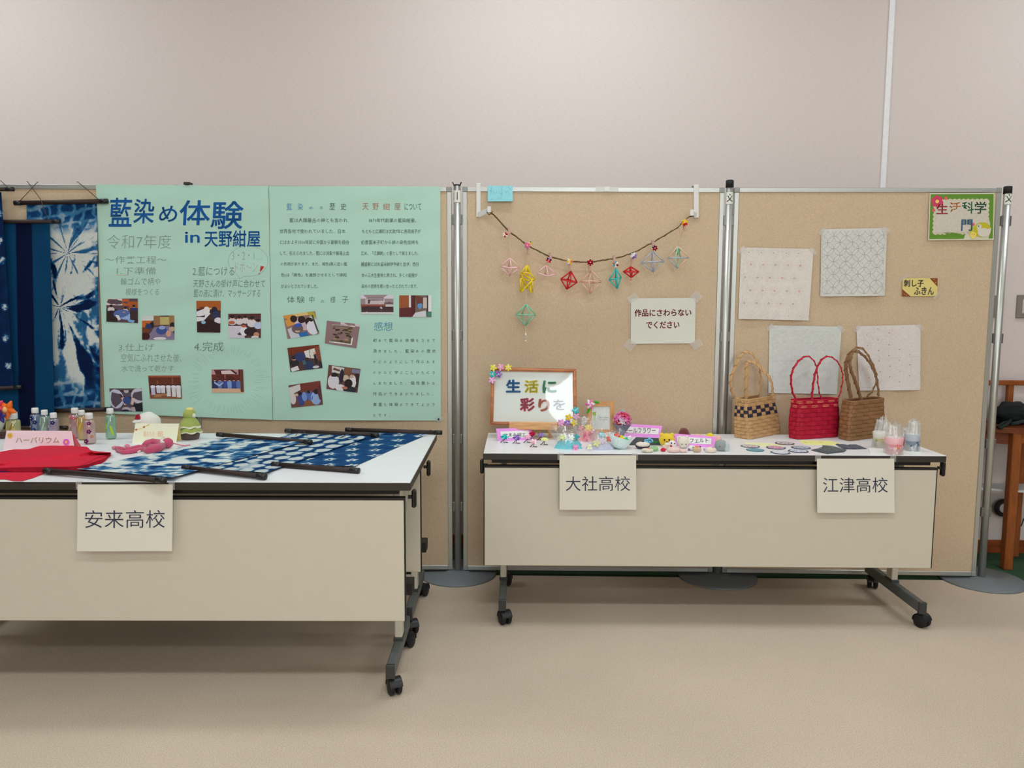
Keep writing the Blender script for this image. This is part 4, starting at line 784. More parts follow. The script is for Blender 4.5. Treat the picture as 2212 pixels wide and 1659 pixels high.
tent('tent_card', 'pink folded card reading 羊毛フェルト among the felt toys', (1459, 963), (1543, 967.5), (1456, 936.5), (1546, 943.5), None, HR, MAG, MAGD, [('羊毛', (1466, 945.5, 1486, 954), C(60, 54, 66, 1.), .004), ('フェルト', (1490.5, 947, 1530, 956), C(60, 54, 66, 1.), .004)],
     [(1462, 942.5), (1537, 947), (1536, 960), (1463, 956.5)])
# framed sign on easel
Yf = 3.30
t = thing('framed_sign', 'wooden framed sign with colourful paper characters and fabric flowers', 'framed sign', FY(1152, 920, Yf))
tl, tr, br, bl = FY(1061, 794, Yf+.045), FY(1244.5, 797.5, Yf+.045), FY(1246.5, 921, Yf), FY(1057.8, 918.5, Yf)
nf = (tl-bl).cross(br-bl).normalized(); nf = nf if nf.y < 0 else -nf
fq = lambda off: quadmap(tl, tr, br, bl, off, nf); w_ = 7.6
FW = C(178, 112, 72, 1.05)
def fr_piece(u0, v0, u1, v1, u2, v2, u3, v3):
    a, b = fq(0), fq(.016); mb = MB()
    A = [a(u0, v0), a(u1, v1), a(u2, v2), a(u3, v3)]; mb.prism(A, nf*.013, FW, 'wood')
    mid = fq(.0155); c = [((p[0]+q[0])/2, (p[1]+q[1])/2) for p, q in (((u0, v0), (u3, v3)), ((u1, v1), (u2, v2)))]
    mb.tube([mid(*c[0])-nf*.003, mid(*c[1])-nf*.003], .0045, C(196, 132, 90, 1.05), 'wood', 8); return mb
du, dv = .042, .062
for nm, q in (('top_rail', (0, 0, 1, 0, 1-du, dv, du, dv)), ('side_rail', (1, 0, 1, 1, 1-du, 1-dv, 1-du, dv)), ('bottom_rail', (1, 1, 0, 1, du, 1-dv, 1-du, 1-dv)), ('side_rail', (0, 1, 0, 0, du, dv, du, 1-dv))): part(fr_piece(*q), nm, t)
mb = MB(); q = fq(.005); mb.grid(lambda u, v: q(du*.8+(1-1.6*du)*u, dv*.8+(1-1.6*dv)*v), 2, 2, C(226, 232, 224, 1.1), 'paper')
G = lambda off: (lambda x, y: onplane(x, y, bl+nf*off, nf)); g = G(.0066)
for s_, bx, c in (('生', (1094, 821, 1123.5, 847), C(22, 128, 190, 1.)), ('活', (1133.5, 822, 1162.5, 848), C(238, 218, 50, 1.1)), ('に', (1173, 823, 1201, 848), C(72, 172, 128, 1.)), ('彩', (1124, 860.5, 1154, 887.5), C(202, 48, 92, 1.)), ('り', (1164, 862.5, 1186, 888), C(232, 134, 104, 1.)), ('を', (1195, 863, 1221, 885.5), C(196, 196, 206, 1.))):
    mb.text(s_, g, bx, c, 'paper', weight=.042 if s_ != 'を' else .01)  # last character thin and pale grey: the glare's fading is put into its colour
part(mb, 'backing_sheet', t, 'white sheet with coloured cut paper characters')
mb = MB(); q = fq(.010); mb.grid(lambda u, v: q(du*.8+(1-1.6*du)*u, dv*.8+(1-1.6*dv)*v)+nf*.003*math.sin(PI*u)*math.sin(PI*v), 24, 16, (1, 1, 1), 'acetate'); part(mb, 'cover', t, 'clear shiny cover')
YL, PKc, TEA, VIO, LPK, ORY = C(242, 220, 70, 1.1), C(240, 160, 188, 1.1), C(60, 190, 184, 1.1), C(140, 100, 176, 1.1), C(244, 170, 214, 1.1), C(246, 196, 40, 1.1)
for x, y, c in ((1065.5, 795, YL), (1081.5, 793.5, PKc), (1098, 794.5, YL), (1064, 808.5, TEA), (1077, 808.5, VIO), (1063, 821.5, LPK), (1243.5, 886.5, C(60, 196, 206, 1.1)), (1245, 900.5, LPK), (1229, 902, ORY), (1241, 913.5, C(246, 216, 50, 1.1)), (1226, 913.5, VIO), (1212.5, 913, C(230, 150, 206, 1.1))):
    mb = MB(); flower(mb, G(.018)(x, y), nf, 8.2*kpx(FY(x, y, Yf)), [c, mixc(c, (1, 1, 1), .15)], 5 if x % 2 else 6, C(236, 230, 224, 1.), spin=x, lift=.25); part(mb, 'fabric_flower', t)
# tabletop easel
Ye = 3.268
t = thing('tabletop_easel', 'small pale wooden tabletop easel holding the flower frame', 'easel', T(1165, 944)); PW = C(218, 166, 112, 1.08)
mb = MB(); a, b = FY(1099.5, 919, Ye), FY(1203.5, 920.5, Ye); h = FY(1150, 911.5, Ye).z-FY(1150, 927, Ye).z
mb.bar(a, b, .028, h, PW, 'wood', bev=.002); part(mb, 'ledge', t)
def leg(p, q, w):
    mb = MB(); mb.bar(p, q, .014, w, PW, 'woodz', up=(1, 0, 0), bev=.0015); part(mb, 'leg', t)
b1 = T(1189, 945); leg(Vector((FY(1184, 920, Ye+.008).x, Ye+.006, a.z-.004)), b1+Vector((0, 0, .002)), .012); p2 = T(1148.5, 940); leg(Vector((FY(1152, 920, Ye+.01).x, Ye+.012, a.z-.004)), p2+Vector((0, .01, .002)), .010)
zt = FY(1165, 850, Yf+.05).z; leg(Vector((FY(1165, 900, Yf).x, Yf+.048, zt)), Vector((FY(1165, 900, Yf).x, Yf+.115, HR+.002)), .012)
# small photo frame
Ys = 3.325
t = thing('photo_frame', 'small light wood photo frame with a pink fabric flower', 'photo frame', FY(1298, 938, Ys))
tl, tr, br, bl = FY(1269, 868, Ys+.02), FY(1326.5, 866.5, Ys+.02), FY(1327, 938.5, Ys), FY(1268, 938.5, Ys); n2 = (tl-bl).cross(br-bl).normalized(); n2 = n2 if n2.y < 0 else -n2
LW = C(206, 152, 96, 1.08); uu, vv = .16, .15
for nm, q in (('top_rail', (0, 0, 1, 0, 1-uu, vv, uu, vv)), ('side_rail', (1, 0, 1, 1, 1-uu, 1-vv, 1-uu, vv)), ('bottom_rail', (1, 1, 0, 1, uu, 1-vv, 1-uu, 1-vv)), ('side_rail', (0, 1, 0, 0, uu, vv, uu, 1-vv))):
    mb = MB(); a = quadmap(tl, tr, br, bl, 0, n2); mb.prism([a(q[0], q[1]), a(q[2], q[3]), a(q[4], q[5]), a(q[6], q[7])], n2*.014, LW, 'wood' if 'top' in nm or 'bottom' in nm else 'woodz'); part(mb, nm, t)
mb = MB(); a = quadmap(tl, tr, br, bl, .006, n2); mb.grid(lambda u, v: a(uu*.8+(1-1.6*uu)*u, vv*.8+(1-1.6*vv)*v), 2, 2, C(222, 228, 222, 1.1), 'print')
g = lambda x, y: onplane(x, y, bl+n2*.0068, n2); GRN = C(150, 186, 84, 1.1)
mb.poly([g(x, y) for x, y in ((1279, 891), (1287, 889), (1288, 898), (1281, 897))], GRN, 'print'); mb.poly([g(x, y) for x, y in ((1281, 897), (1287, 898), (1286, 910), (1282, 908))], C(190, 210, 150, 1.1), 'print')
mb.strip([g(1284, 900), g(1285.5, 915), g(1284.5, 922)], .0012, n2, GRN); mb.strip([g(1287, 905), g(1291, 903), g(1293, 894)], .001, n2, C(140, 170, 110, 1.1))
mb.text('Natural Frame', g, (1294.5, 900.5, 1314.5, 903.2), C(120, 124, 124, 1.), weight=-.004, res=2); mb.text('Natural Color', g, (1294.5, 904.5, 1313, 907.2), C(120, 124, 124, 1.), weight=-.004, res=2); part(mb, 'print_sheet', t, 'white card with a green plant sketch')
mb = MB(); c = onplane(1274.5, 873, bl+n2*.02, n2); flower(mb, c, n2, 10.8*kpx(c), [C(232, 214, 216, 1.1), C(226, 130, 184, 1.1), C(238, 226, 226, 1.1), C(222, 110, 170, 1.1)], 6, None, lift=.4, layers=2, fat=.6); part(mb, 'fabric_flower', t)
for x, y, a_ in ((1289, 869, .2), (1271, 888, 2.2)):
    mb = MB(); c = onplane(x, y, bl+n2*.016, n2); X = frame_of(n2) @ Matrix.Rotation(-a_, 3, 'Z'); mb.ball(c, (6*kpx(c), 2.6*kpx(c), 1.2*kpx(c)), C(60, 176, 40, 1.1), 'fabric', 12, 8, X); part(mb, 'leaf', t)
# flower hair clips
def clip(label, x, y, cols, r, z=.020, k=6, nrm=(0, -.6, 1), stem=True, fat=.55):
    b = T(x, y+4); t = thing('flower_hair_clip', label, 'hair clip', b, 0, 'small fabric flower hair clips'); kk = kpx(b); c = T(x, y+4)+Vector((0, 0, z))
    mb = MB(); flower(mb, c, nrm, r*kk, cols, k, None, lift=.5, layers=2, fat=fat); part(mb, 'flower', t)
    mb = MB(); mb.tube([b+Vector((-9*kk, -.004, .0015)), b+Vector((-6*kk, -.002, .004)), b+Vector((-3*kk, 0, .012)), c], .0016, C(70, 58, 54, 1.), 'alu', 6); mb.tube([b+Vector((7*kk, -.004, .0015)), b+Vector((-2*kk, -.004, .003)), c-Vector((0, 0, .004))], .0018, C(110, 92, 84, 1.), 'alu', 6); part(mb, 'metal_clip', t, 'thin metal clip'); return t
clip('teal flower hair clip, leftmost on the table', 1090, 952, [C(90, 214, 206, 1.1), C(30, 150, 150, 1.1)], 9); clip('lilac flower hair clip with dark purple petals', 1116.5, 954, [C(168, 140, 200, 1.1), C(110, 78, 158, 1.1)], 9.5)
clip('pale pink flower hair clip beside the red one', 1140, 952, [C(240, 176, 196, 1.1)], 8); clip('bright red flower hair clip at the right end of pink card', 1150, 946.5, [C(206, 30, 54, 1.1), C(150, 20, 70, 1.1)], 7.5, .024)
clip('blush pink and white flower hair clip, nearest the table edge', 1153.5, 961.5, [C(240, 200, 204, 1.1), C(236, 160, 180, 1.1), C(240, 226, 220, 1.1)], 9.5, .018); clip('small lilac flower hair clip behind the yellow one', 1169, 947, [C(150, 124, 190, 1.1)], 7); clip('pale yellow flower hair clip', 1176.5, 957, [C(240, 238, 150, 1.1)], 9, .018, 7, (0, -.2, 1))
# wrapped gifts
def cluster(mb, c, r, cols, seed, n=5, mat='fabric'):
    rs = random.Random(seed)
    for i in range(n):
        d = Vector((rs.uniform(-1, 1)*r*1.2, rs.uniform(-.6, .2)*r, rs.uniform(-.2, .8)*r)); flower(mb, c+d, (rs.uniform(-.5, .5), -1, .8), r*rs.uniform(.5, .75), [cols[i % len(cols)]], 5, None, lift=.4)
def crumple(base, rx, ry, h, seed, spread=1.5, lean=(0, 0), mat='film', nm='cellophane', t=None, col=(1, 1, 1)):
    mb = MB()
    def s(u, v):
        a = 2*PI*u; k = .85+(spread-.85)*v**1.4; wv = 1+.16*v*mnoise.noise((math.cos(a)*2.5, math.sin(a)*2.5, seed+v*1.5))+.07*math.sin(a*7+seed)*v
        return base+Vector((rx*k*wv*math.cos(a)+lean[0]*v, ry*k*wv*math.sin(a)+lean[1]*v, h*v*(1+.28*v*mnoise.noise((math.cos(a)*3, math.sin(a)*3, seed*2.)))))
    mb.grid(s, 56, 14, col, mat); part(mb, nm, t)
def tissue(t, base, rx, ry, h, col, seed, nm='tissue'):
    mb = MB()
    def s(u, v):
        a = 2*PI*u; k = 1-.35*v; wv = 1+.14*mnoise.noise((math.cos(a)*3, math.sin(a)*3, seed+v*3)); return base+Vector((rx*k*wv*math.cos(a), ry*k*wv*math.sin(a), h*v*(1+.3*mnoise.noise((math.cos(a)*4, math.sin(a)*4, seed)))))
    mb.grid(s, 48, 8, col, 'fabric'); mb.poly([s(i/48, 1) for i in range(48)], col, 'fabric'); part(mb, nm, t)
def ribbon(t, c, w, col, tails=True):
    mb = MB()
    for s_ in (-1, 1): mb.grid(lambda u, v: c+Vector((s_*w*math.sin(PI*u)*.9*(.4+u*.6), -.006-.010*math.sin(PI*u*2)*.3-.003, w*.55*math.sin(2*PI*u)*.7+(v-.5)*.010)), 14, 2, col, 'fabric')
    if tails:
        for s_ in (-.5, .35): mb.grid(lambda u, v: c+Vector((s_*w*u+(v-.5)*.012, -.010-.012*u, -w*.9*u)), 6, 1, col, 'fabric')
    mb.ball(c+Vector((0, -.008, 0)), .007, col, 'fabric', 8, 6); part(mb, 'ribbon', t)
def bouquet(label, x, y, wpx, dy, hgt, tcol, fcols, seed, rib=None, spread=1.35, lean=(0, 0), fr=.014, nfl=6, fz=.03):
    b = T(x, y); k = kpx(b); t = thing('wrapped_bouquet', label, 'bouquet', b, 0, 'flower gifts wrapped in cellophane')
    tissue(t, b, wpx*k, dy, hgt*.38, tcol, seed); mb = MB(); cluster(mb, b+Vector((0, -.0, hgt*fz*12)), fr*1.7, fcols, seed, nfl); part(mb, 'flowers', t)
    crumple(b, wpx*k*1.0, dy, hgt, seed, spread, lean, t=t)
    if rib: ribbon(t, b+Vector((rib[0]*k, -dy*1.0, rib[1]*k)), rib[2], rib[3])
    return t
bouquet('cellophane wrapped bouquet with turquoise tissue and pink ribbon', 1228, 968, 31, .030, .085, C(120, 196, 206, 1.1), [C(226, 236, 226, 1.1), C(214, 226, 160, 1.1), C(60, 160, 160, 1.1), C(236, 236, 230, 1.1)], 3, (14, 6, .017, C(240, 160, 196, 1.1)), 1.1, (-.01, .02))
bouquet('cellophane wrapped bouquet with lavender grey tissue and cream rosette', 1296, 970, 31, .028, .060, C(192, 192, 212, 1.1), [C(214, 212, 150, 1.1), C(200, 200, 220, 1.1), C(214, 200, 216, 1.1)], 8, (-24, 10, .012, C(236, 232, 196, 1.1)), 1.15, (.01, .0))
bouquet('cellophane wrapped bouquet with coral pink ribbon behind the other two', 1265, 951, 27, .024, .105, C(240, 170, 170, 1.1), [C(244, 214, 110, 1.1), C(238, 150, 160, 1.1), C(242, 236, 230, 1.1), C(240, 180, 170, 1.1)], 5, (2, 14, .026, C(240, 130, 150, 1.1)), 1.25, (.02, .0))
bouquet('low cellophane wrapped bouquet of peach and sky blue flowers by the frame', 1303, 956, 20, .018, .050, C(236, 210, 200, 1.1), [C(236, 190, 170, 1.1), C(80, 190, 206, 1.1), C(160, 210, 120, 1.1)], 12, None, 1.3)
# lattice tub with flowers
b = T(1333, 968); k = kpx(b); t = thing('flower_basket', 'white and mint lattice tub filled with red and yellow flowers', 'basket', b)
ax = Vector((.30, 0, 1)).normalized(); R3 = Vector((0, 0, 1)).rotation_difference(ax).to_matrix().to_4x4(); X = Matrix.Translation(b+Vector((0, 0, .004))) @ R3
mb = MB(); mb.lathe([(0, .0), (16*k, 0), (18*k, .002), (26*k, 24*k), (24.5*k, 24*k), (16*k, .004)], C(196, 226, 218, 1.1), 'plastic', 30, X)
for i in range(30):
    a = 2*PI*i/30
    for s_ in (-1, 1): mb.tube([X @ Vector(((18.3+8.2*v)*k*math.cos(a+s_*v*.5), (18.3+8.2*v)*k*math.sin(a+s_*v*.5), .003+23*k*v)) for v in (0, .33, .66, 1)], .0011, C(232, 238, 234, 1.1), 'plastic', 5)
part(mb, 'tub', t)
for x, y, c in ((1317, 948.5, C(226, 40, 44, 1.1)), (1328, 945, C(240, 226, 214, 1.1)), (1332.5, 942, C(232, 90, 80, 1.1)), (1341.5, 947.5, C(246, 206, 30, 1.1)), (1352, 951.5, C(60, 180, 110, 1.1)), (1322, 953, C(240, 232, 226, 1.1)), (1335, 953, C(226, 90, 100, 1.1))):
    mb = MB(); c3 = FY(x, y, b.y-.012); flower(mb, c3, (0, -1, .6), 7.5*k, [c], 5, mixc(c, (1, 1, 1), .3), lift=.35); part(mb, 'flower', t)
mb = MB(); mb.grid(lambda u, v: X @ Vector(((22+12*v)*k*math.cos(-.6+3.6*u)*(1+.06*math.sin(u*30)), (22+9*v)*k*math.sin(-.6+3.6*u), (22+34*v*(.7+.3*math.sin(u*9)))*k)), 40, 8, (1, 1, 1), 'film'); part(mb, 'cellophane', t)
# ball of pipe cleaner flowers
b = T(1343, 950); k = kpx(b); cB = FY(1344.5, 908, b.y); t = thing('pipe_cleaner_bouquet', 'round bouquet of pink, red and white pipe cleaner flowers', 'bouquet', b)
rs = random.Random(21); pal = [C(240, 120, 178, 1.1), C(244, 150, 196, 1.1), C(200, 20, 44, 1.1), C(236, 232, 232, 1.1), C(240, 110, 170, 1.1), C(232, 60, 110, 1.1)]
for i in range(22):
    z = 1-1.5*(i+.5)/22; a = i*2.4; d = Vector((math.sqrt(max(0, 1-z*z))*math.cos(a), math.sqrt(max(0, 1-z*z))*math.sin(a), z)); c = cB+d*15*k; F3 = frame_of(d); col = pal[i % 6]; mb = MB()
    for j in range(6):
        an = 2*PI*j/6+i; e = F3 @ Vector((math.cos(an), math.sin(an), .25)); s3 = F3 @ Vector((-math.sin(an), math.cos(an), 0))
        mb.tube([c, c+e*5*k+s3*1.4*k, c+e*9.5*k, c+e*5*k-s3*1.4*k, c], 1.15*k, col, 'felt', 6)
    mb.ball(c, 2*k, pal[(i+3) % 6], 'felt', 8, 6); part(mb, 'flower', t)
mb = MB(); mb.tube([cB, FY(1343, 888, b.y)], 2*k, C(130, 196, 220, 1.1), 'felt', 6); mb.tube([FY(1343, 888, b.y), FY(1346, 887, b.y)], 3*k, C(130, 196, 220, 1.1), 'felt', 6); part(mb, 'bow', t, 'pale blue bow')
mb = MB(); mb.lathe([(.006, 0), (6*k, 14*k), (20*k, 34*k)], C(120, 116, 132, 1.1), 'fabric', 22, Matrix.Translation(b)); part(mb, 'wrap', t, 'grey wrapping cone')
# black felt sheet and its blue flower
mb = MB(); q = [T(1372, 938, .004), T(1428, 941, .004), T(1430, 961, .002), T(1356, 961, .002)]; q = [T(1374, 944, .016), T(1427, 946.5, .016), T(1430, 961.5, .001), T(1357, 961.5, .001)]
mb.prism(q, (0, .002, -.0009), C(46, 52, 60, 1.), 'felt'); solo(mb, 'felt_sheet', 'dark slate felt sheet propped beside the モールフラワー card', 'felt sheet')
b = T(1401, 962); k = kpx(b); t = thing('pipe_cleaner_flower', 'sky blue pipe cleaner flower with green stem on the dark felt', 'flower', b); mb = MB(); c = FY(1401, 952, b.y-.006)
rs = random.Random(3)
for i in range(22):
    a = rs.uniform(0, 2*PI); r = rs.uniform(2, 9)*k; mb.ball(c+Vector((r*math.cos(a), rs.uniform(-.008, .004), r*math.sin(a)*.75)), 2.1*k, C(120, 200, 228, 1.1), 'felt', 7, 5)
part(mb, 'petals', t); mb = MB(); mb.tube([c+Vector((8*k, 0, -3*k)), FY(1424, 955.5, b.y-.004)], 1.9*k, C(30, 130, 56, 1.1), 'felt', 8); part(mb, 'stem', t, 'green stem')
# felt toys
def felt_obj(label, x, y, pieces, cat='felt toy'):
    b = T(x, y); k = kpx(b); t = thing('felt_toy', label, cat, b, 0, 'small needle felted toys')
    for nm, dx, dz, dy, r, col in pieces:
        mb = MB(); mb.ball(b+Vector((dx*k, dy*k, dz*k)), tuple(v*k for v in r), C(*col, 1.1), 'felt', 20, 14, wob=.06, seed=x); part(mb, nm, t)
    return t
felt_obj('felted dark bun with cream icing on top', 1388, 969, [('bun', 0, 6, 0, (16, 13, 6.5), (62, 42, 62)), ('icing', 0, 9.5, -2, (15, 12.5, 6), (232, 222, 204)), ('topping', 0, 15.5, -2, (3.5, 3.5, 2), (40, 34, 48))])
felt_obj('felted cream bun with orange topping, in front of the dark bun', 1398, 977.5, [('bun', 0, 4.6, 0, (13.5, 10, 5), (226, 214, 192)), ('topping', 2, 9, -2, (5, 4, 1.6), (226, 150, 110)), ('patch', -6, 5, -8, (5, 2, 2), (196, 190, 176))])
felt_obj('felted pale green bun between cream bun and red bean', 1413, 974, [('bun', 0, 5.2, 0, (9.2, 9, 5.6), (148, 194, 136))])
felt_obj('yellow felted bear head leaning on the 羊毛フェルト card', 1440, 965, [('head', 0, 15, 0, (17, 12, 14.5), (238, 200, 62)), ('ear', -11, 26, 0, (5, 4, 4.6), (238, 200, 62)), ('ear', 11, 26, 0, (5, 4, 4.6), (238, 200, 62)), ('eye', -7, 17, -11.5, (1.8, 1.2, 2.6), (96, 52, 30)), ('eye', 3, 17, -11.8, (1.8, 1.2, 2.6), (96, 52, 30)), ('muzzle', -2, 12, -11.5, (2.6, 1.6, 1.8), (110, 60, 36))])
felt_obj('small white felted puppy with dark eyes and a red tongue', 1452, 969, [('body', 0, 9, 0, (9, 7, 9), (236, 226, 218)), ('eye', -3, 13, -6, (1.8, 1.2, 1.6), (46, 40, 50)), ('eye', 4, 12, -6, (1.6, 1.2, 1.4), (46, 40, 50)), ('tongue', -4, 6, -6.4, (2.4, 1.4, 3.2), (186, 40, 50))])
felt_obj('tiny cream felted chick between the yellow bear and red bean', 1439, 971, [('body', 0, 5.5, 0, (9, 7, 5.5), (238, 206, 190)), ('head', 1, 11, -2, (5.5, 5, 5), (238, 228, 210)), ('beak', 2, 10, -6.6, (1.4, 1.4, 1), (230, 160, 60))])
felt_obj('small red felted bean at the table front', 1432.5, 975.5, [('bean', 0, 4, 0, (5.8, 5, 4.2), (206, 36, 70))], 'felt toy')
felt_obj('pale pink felted fish with a flat tail', 1455, 977, [('body', 0, 5.6, 0, (15, 9, 6.2), (240, 204, 196)), ('tail', 21, 3.6, 0, (9, 7, 3.8), (240, 200, 190))])
felt_obj('round ivory felted cat covering the 羊毛 characters', 1476, 968, [('head', 0, 13, 0, (12.5, 10.5, 13), (230, 222, 204)), ('ear', -8, 24, 0, (3.4, 3, 3.4), (230, 222, 204)), ('ear', 7.5, 24, 0, (3.4, 3, 3.4), (230, 222, 204)), ('eye', -5, 10, -9.8, (1.2, .8, 1), (90, 78, 70)), ('eye', 3.5, 10, -10, (1.2, .8, 1), (90, 78, 70)), ('blush', -.6, 22.6, -3.5, (1, .8, 1), (120, 90, 84))])
felt_obj('tiny white felted puppy with one grey ear', 1494, 973, [('body', 0, 5.6, 0, (8, 7, 6), (236, 232, 226)), ('ear', -6.6, 2.6, -4, (2.6, 2, 2.8), (110, 106, 120)), ('eye', 1.5, 8, -6, (1.2, .8, 1.2), (50, 50, 60))])
felt_obj('tan felted bun with a small orange top', 1505.5, 976.5, [('bun', 0, 6, 0, (9.5, 8.5, 6.8), (206, 178, 146)), ('topping', -.5, 12, -1.5, (4, 4, 2), (230, 130, 80)), ('ear', 6.5, 11.5, 0, (2, 2, 2), (70, 58, 60))])
felt_obj('cream felted bun with a grey mark beside the tan one', 1535, 977.5, [('bun', 0, 5.8, 0, (12.2, 9.5, 6.6), (240, 218, 196)), ('mark', 3, 11.3, -3, (4, 2.5, 1), (176, 160, 150)), ('ear', -12, 6, 3, (3.2, 3, 3.4), (176, 176, 190))])
felt_obj('grey felted elephant with one pale ear at the right', 1557, 974, [('head', 0, 12, 0, (14, 11, 12.5), (150, 158, 156)), ('ear', 11, 10, -6, (6, 3.5, 10.5), (190, 200, 198)), ('eye', -5, 11, -10.4, (1, .8, 1.4), (60, 60, 66))])
felt_obj('brown felted hedgehog behind the 羊毛フェルト card', 1477, 950, [('body', 0, 12, 0, (11.5, 10, 14), (112, 62, 58)), ('flank', 6, 7, 0, (11, 9, 8), (118, 68, 60)), ('nose', -6, 8, -8, (2, 2, 4.5), (226, 206, 160))])
felt_obj('yellow felted dome peeking over the right end of the card', 1533, 954, [('dome', 0, 9, 0, (10, 9, 10), (244, 210, 50))])
felt_obj('pale pink felted pig behind the right card edge', 1550, 956, [('body', 0, 7, 0, (8.5, 8, 9.5), (238, 182, 170))])
felt_obj('low peach felted bun behind the middle of the card', 1507, 952, [('bun', 0, 7.5, 0, (14, 9, 7.5), (238, 180, 164))])
# ---------------------------------------------------------------- garland board
n2b = bn(2)
def B2(x, y, o=.002): return PP(2, x, y, o)
WHT2 = C(222, 220, 214, 1.1)
def hook(label, x0, x1, yt, yb, tip, tipw):
    t = thing('board_hook', label, 'hook', B2((x0+x1)/2, yb, .0), 0, 'white hooks clipped over the board rail')
    a = B2(x0, yt, .004); b = B2(x1, yb, .004); e = BOARD[2][1]; w = (b-a).dot(e); top = a.z
    c = (a+b)/2; c.z = 0; X = Matrix.Translation((0, 0, 0))
    mb = MB(); p = B2((x0+x1)/2, yt, .0035); q = B2((x0+x1)/2, yb, .0035); mb.bar(p, q, w, .003, WHT2, 'paint', up=n2b, bev=.0008)
    mb.bar(p-n2b*.002, p-n2b*.044, w, .003, WHT2, 'paint', up=(0, 0, 1), bev=.0008); mb.bar(p-n2b*.042, p-n2b*.042-Vector((0, 0, .05)), w, .003, WHT2, 'paint', up=n2b, bev=.0008); part(mb, 'strap', t)
    mb = MB(); s = B2((x0+x1)/2, yb-4, .006); m_ = B2(*tip, .060); mb.bar(s, m_, .003, .024, WHT2, 'paint', up=(0, 0, 1), bev=.0006)
    d = (m_-s).normalized(); mb.bar(m_-d*.001, m_-d*.001+Vector((0, -.012, .0)), .016, .026, WHT2, 'paint', bev=.001); part(mb, 'arm', t); 
    for dz in (.004, .012):
        mb = MB(); mb.ball(B2((x0+x1)/2, yb-3, .006)+Vector((0, 0, dz)), (.0022, .0012, .0022), C(120, 118, 112, 1.), 'alu', 8, 6); part(mb, 'screw', t)
hook('white hook holding the left end of the twig garland', 1029, 1038, 395.5, 468.5, (1057, 453), 7)
hook('white hook holding the right end of the twig garland', 1499.5, 1508.5, 399.5, 470, (1493.5, 460), 7)
GP = [(1052, 458), (1061, 460), (1075, 473), (1098, 498), (1120, 515), (1140, 530), (1165, 543.5), (1190, 555), (1222, 563), (1250, 565.5), (1275, 566), (1300, 562.5), (1327, 558), (1350, 552), (1375, 543), (1395, 531.5), (1412, 523), (1440, 506), (1465, 490), (1480, 475), (1490, 468), (1499, 467)]
mb = MB(); gc = curve(GP); rs = random.Random(5); NGP = 110
pts = [B2(*gc(i/NGP), .062+.002*math.sin(i*1.9)) + Vector((0, 0, rs.uniform(-.0012, .0012))) for i in range(NGP+1)]
mb.tube(pts, [.0034-.0014*i/NGP+rs.uniform(-.0006, .0007) for i in range(NGP+1)], C(112, 78, 46, 1.1), 'felt', 8, cfun=lambda u: mixc(C(104, 66, 38, 1.1), C(98, 92, 58, 1.1), .5+.5*math.sin(u*70)))
pts2 = [p+Vector((.0016*math.sin(i*1.3), .0016*math.cos(i*1.3), .0022*math.cos(i*1.1))) for i, p in enumerate(pts)]
mb.tube(pts2, .0016, C(92, 70, 44, 1.1), 'felt', 6); mb.tube([B2(1052, 459, .06), B2(1056, 464, .066), B2(1062, 461, .068), B2(1064, 456, .066)], .0022, C(104, 74, 46, 1.1), 'felt', 6)
solo(mb, 'twig_garland', 'brown twisted twig garland strung between two white hooks', 'garland')
REDc, WHc, PKf, GNf, PUf, YLf, ORf, TLf, DRf = C(196, 26, 30, 1.1), C(232, 226, 218, 1.1), C(232, 110, 140, 1.1), C(30, 120, 50, 1.1), C(70, 30, 76, 1.1), C(244, 190, 30, 1.1), C(236, 110, 70, 1.1), C(40, 160, 176, 1.1), C(150, 8, 20, 1.1)
def clippeg(label, fx, fy, px_, py_, cols, r=6.5, extra=None):
    c = B2(fx, fy, .078); k = kpx(c); t = thing('flower_clothespin', label, 'clothespin', B2(px_, py_+6, .07), 0, 'flower clothespins on the twig garland')
    mb = MB(); a, b = B2(px_-1.2, py_-7, .070), B2(px_+1.2, py_+7, .070); mb.bar(a, b, 6*k, .005, C(190, 154, 134, 1.1), 'woodz', up=n2b, bev=.0006); mb.bar(a-n2b*.006, b-n2b*.005, 6*k, .005, C(176, 140, 120, 1.1), 'woodz', up=n2b, bev=.0006); part(mb, 'peg', t, 'small wooden peg')
    mb = MB(); flower(mb, c, n2b, r*k, cols, 6, WHc, lift=.4, fat=.6, spin=fx)
    if extra: flower(mb, B2(extra[0], extra[1], .076), n2b, 4*k, extra[2], 4, None, lift=.4)
    part(mb, 'fabric_flower', t)
clippeg('clothespin with red and white flower, first at the left', 1091.5, 507.5, 1100, 498, [REDc, WHc, DRf, REDc, WHc, WHc], 6)
clippeg('clothespin with pink, yellow and green flowers', 1139, 530, 1141, 542, [PKf, PKf, C(190, 110, 180, 1.1), PKf], 7, (1146, 525, [YLf, GNf, WHc]))
clippeg('clothespin with red and dark purple flower', 1185.5, 562, 1189, 552, [PKf, REDc, PUf, C(190, 140, 190, 1.1), PUf, REDc])
clippeg('clothespin with golden yellow and white flower', 1230.5, 565, 1231, 577, [YLf, ORf, YLf, WHc, YLf, WHc], 7)
clippeg('clothespin with a deep crimson flower at the garland middle', 1275, 567, 1274, 579, [DRf, C(170, 16, 40, 1.1)], 7.2)
clippeg('clothespin with teal, brown and white flower', 1329.5, 571, 1327, 558.5, [TLf, WHc, C(130, 46, 26, 1.1), WHc, C(120, 150, 180, 1.1), C(170, 110, 60, 1.1)], 7)
clippeg('clothespin with lilac and white flower', 1369, 552.5, 1366, 564, [C(140, 116, 176, 1.1), C(150, 126, 186, 1.1), WHc, C(206, 206, 216, 1.1), WHc, C(120, 96, 160, 1.1)], 7.5)
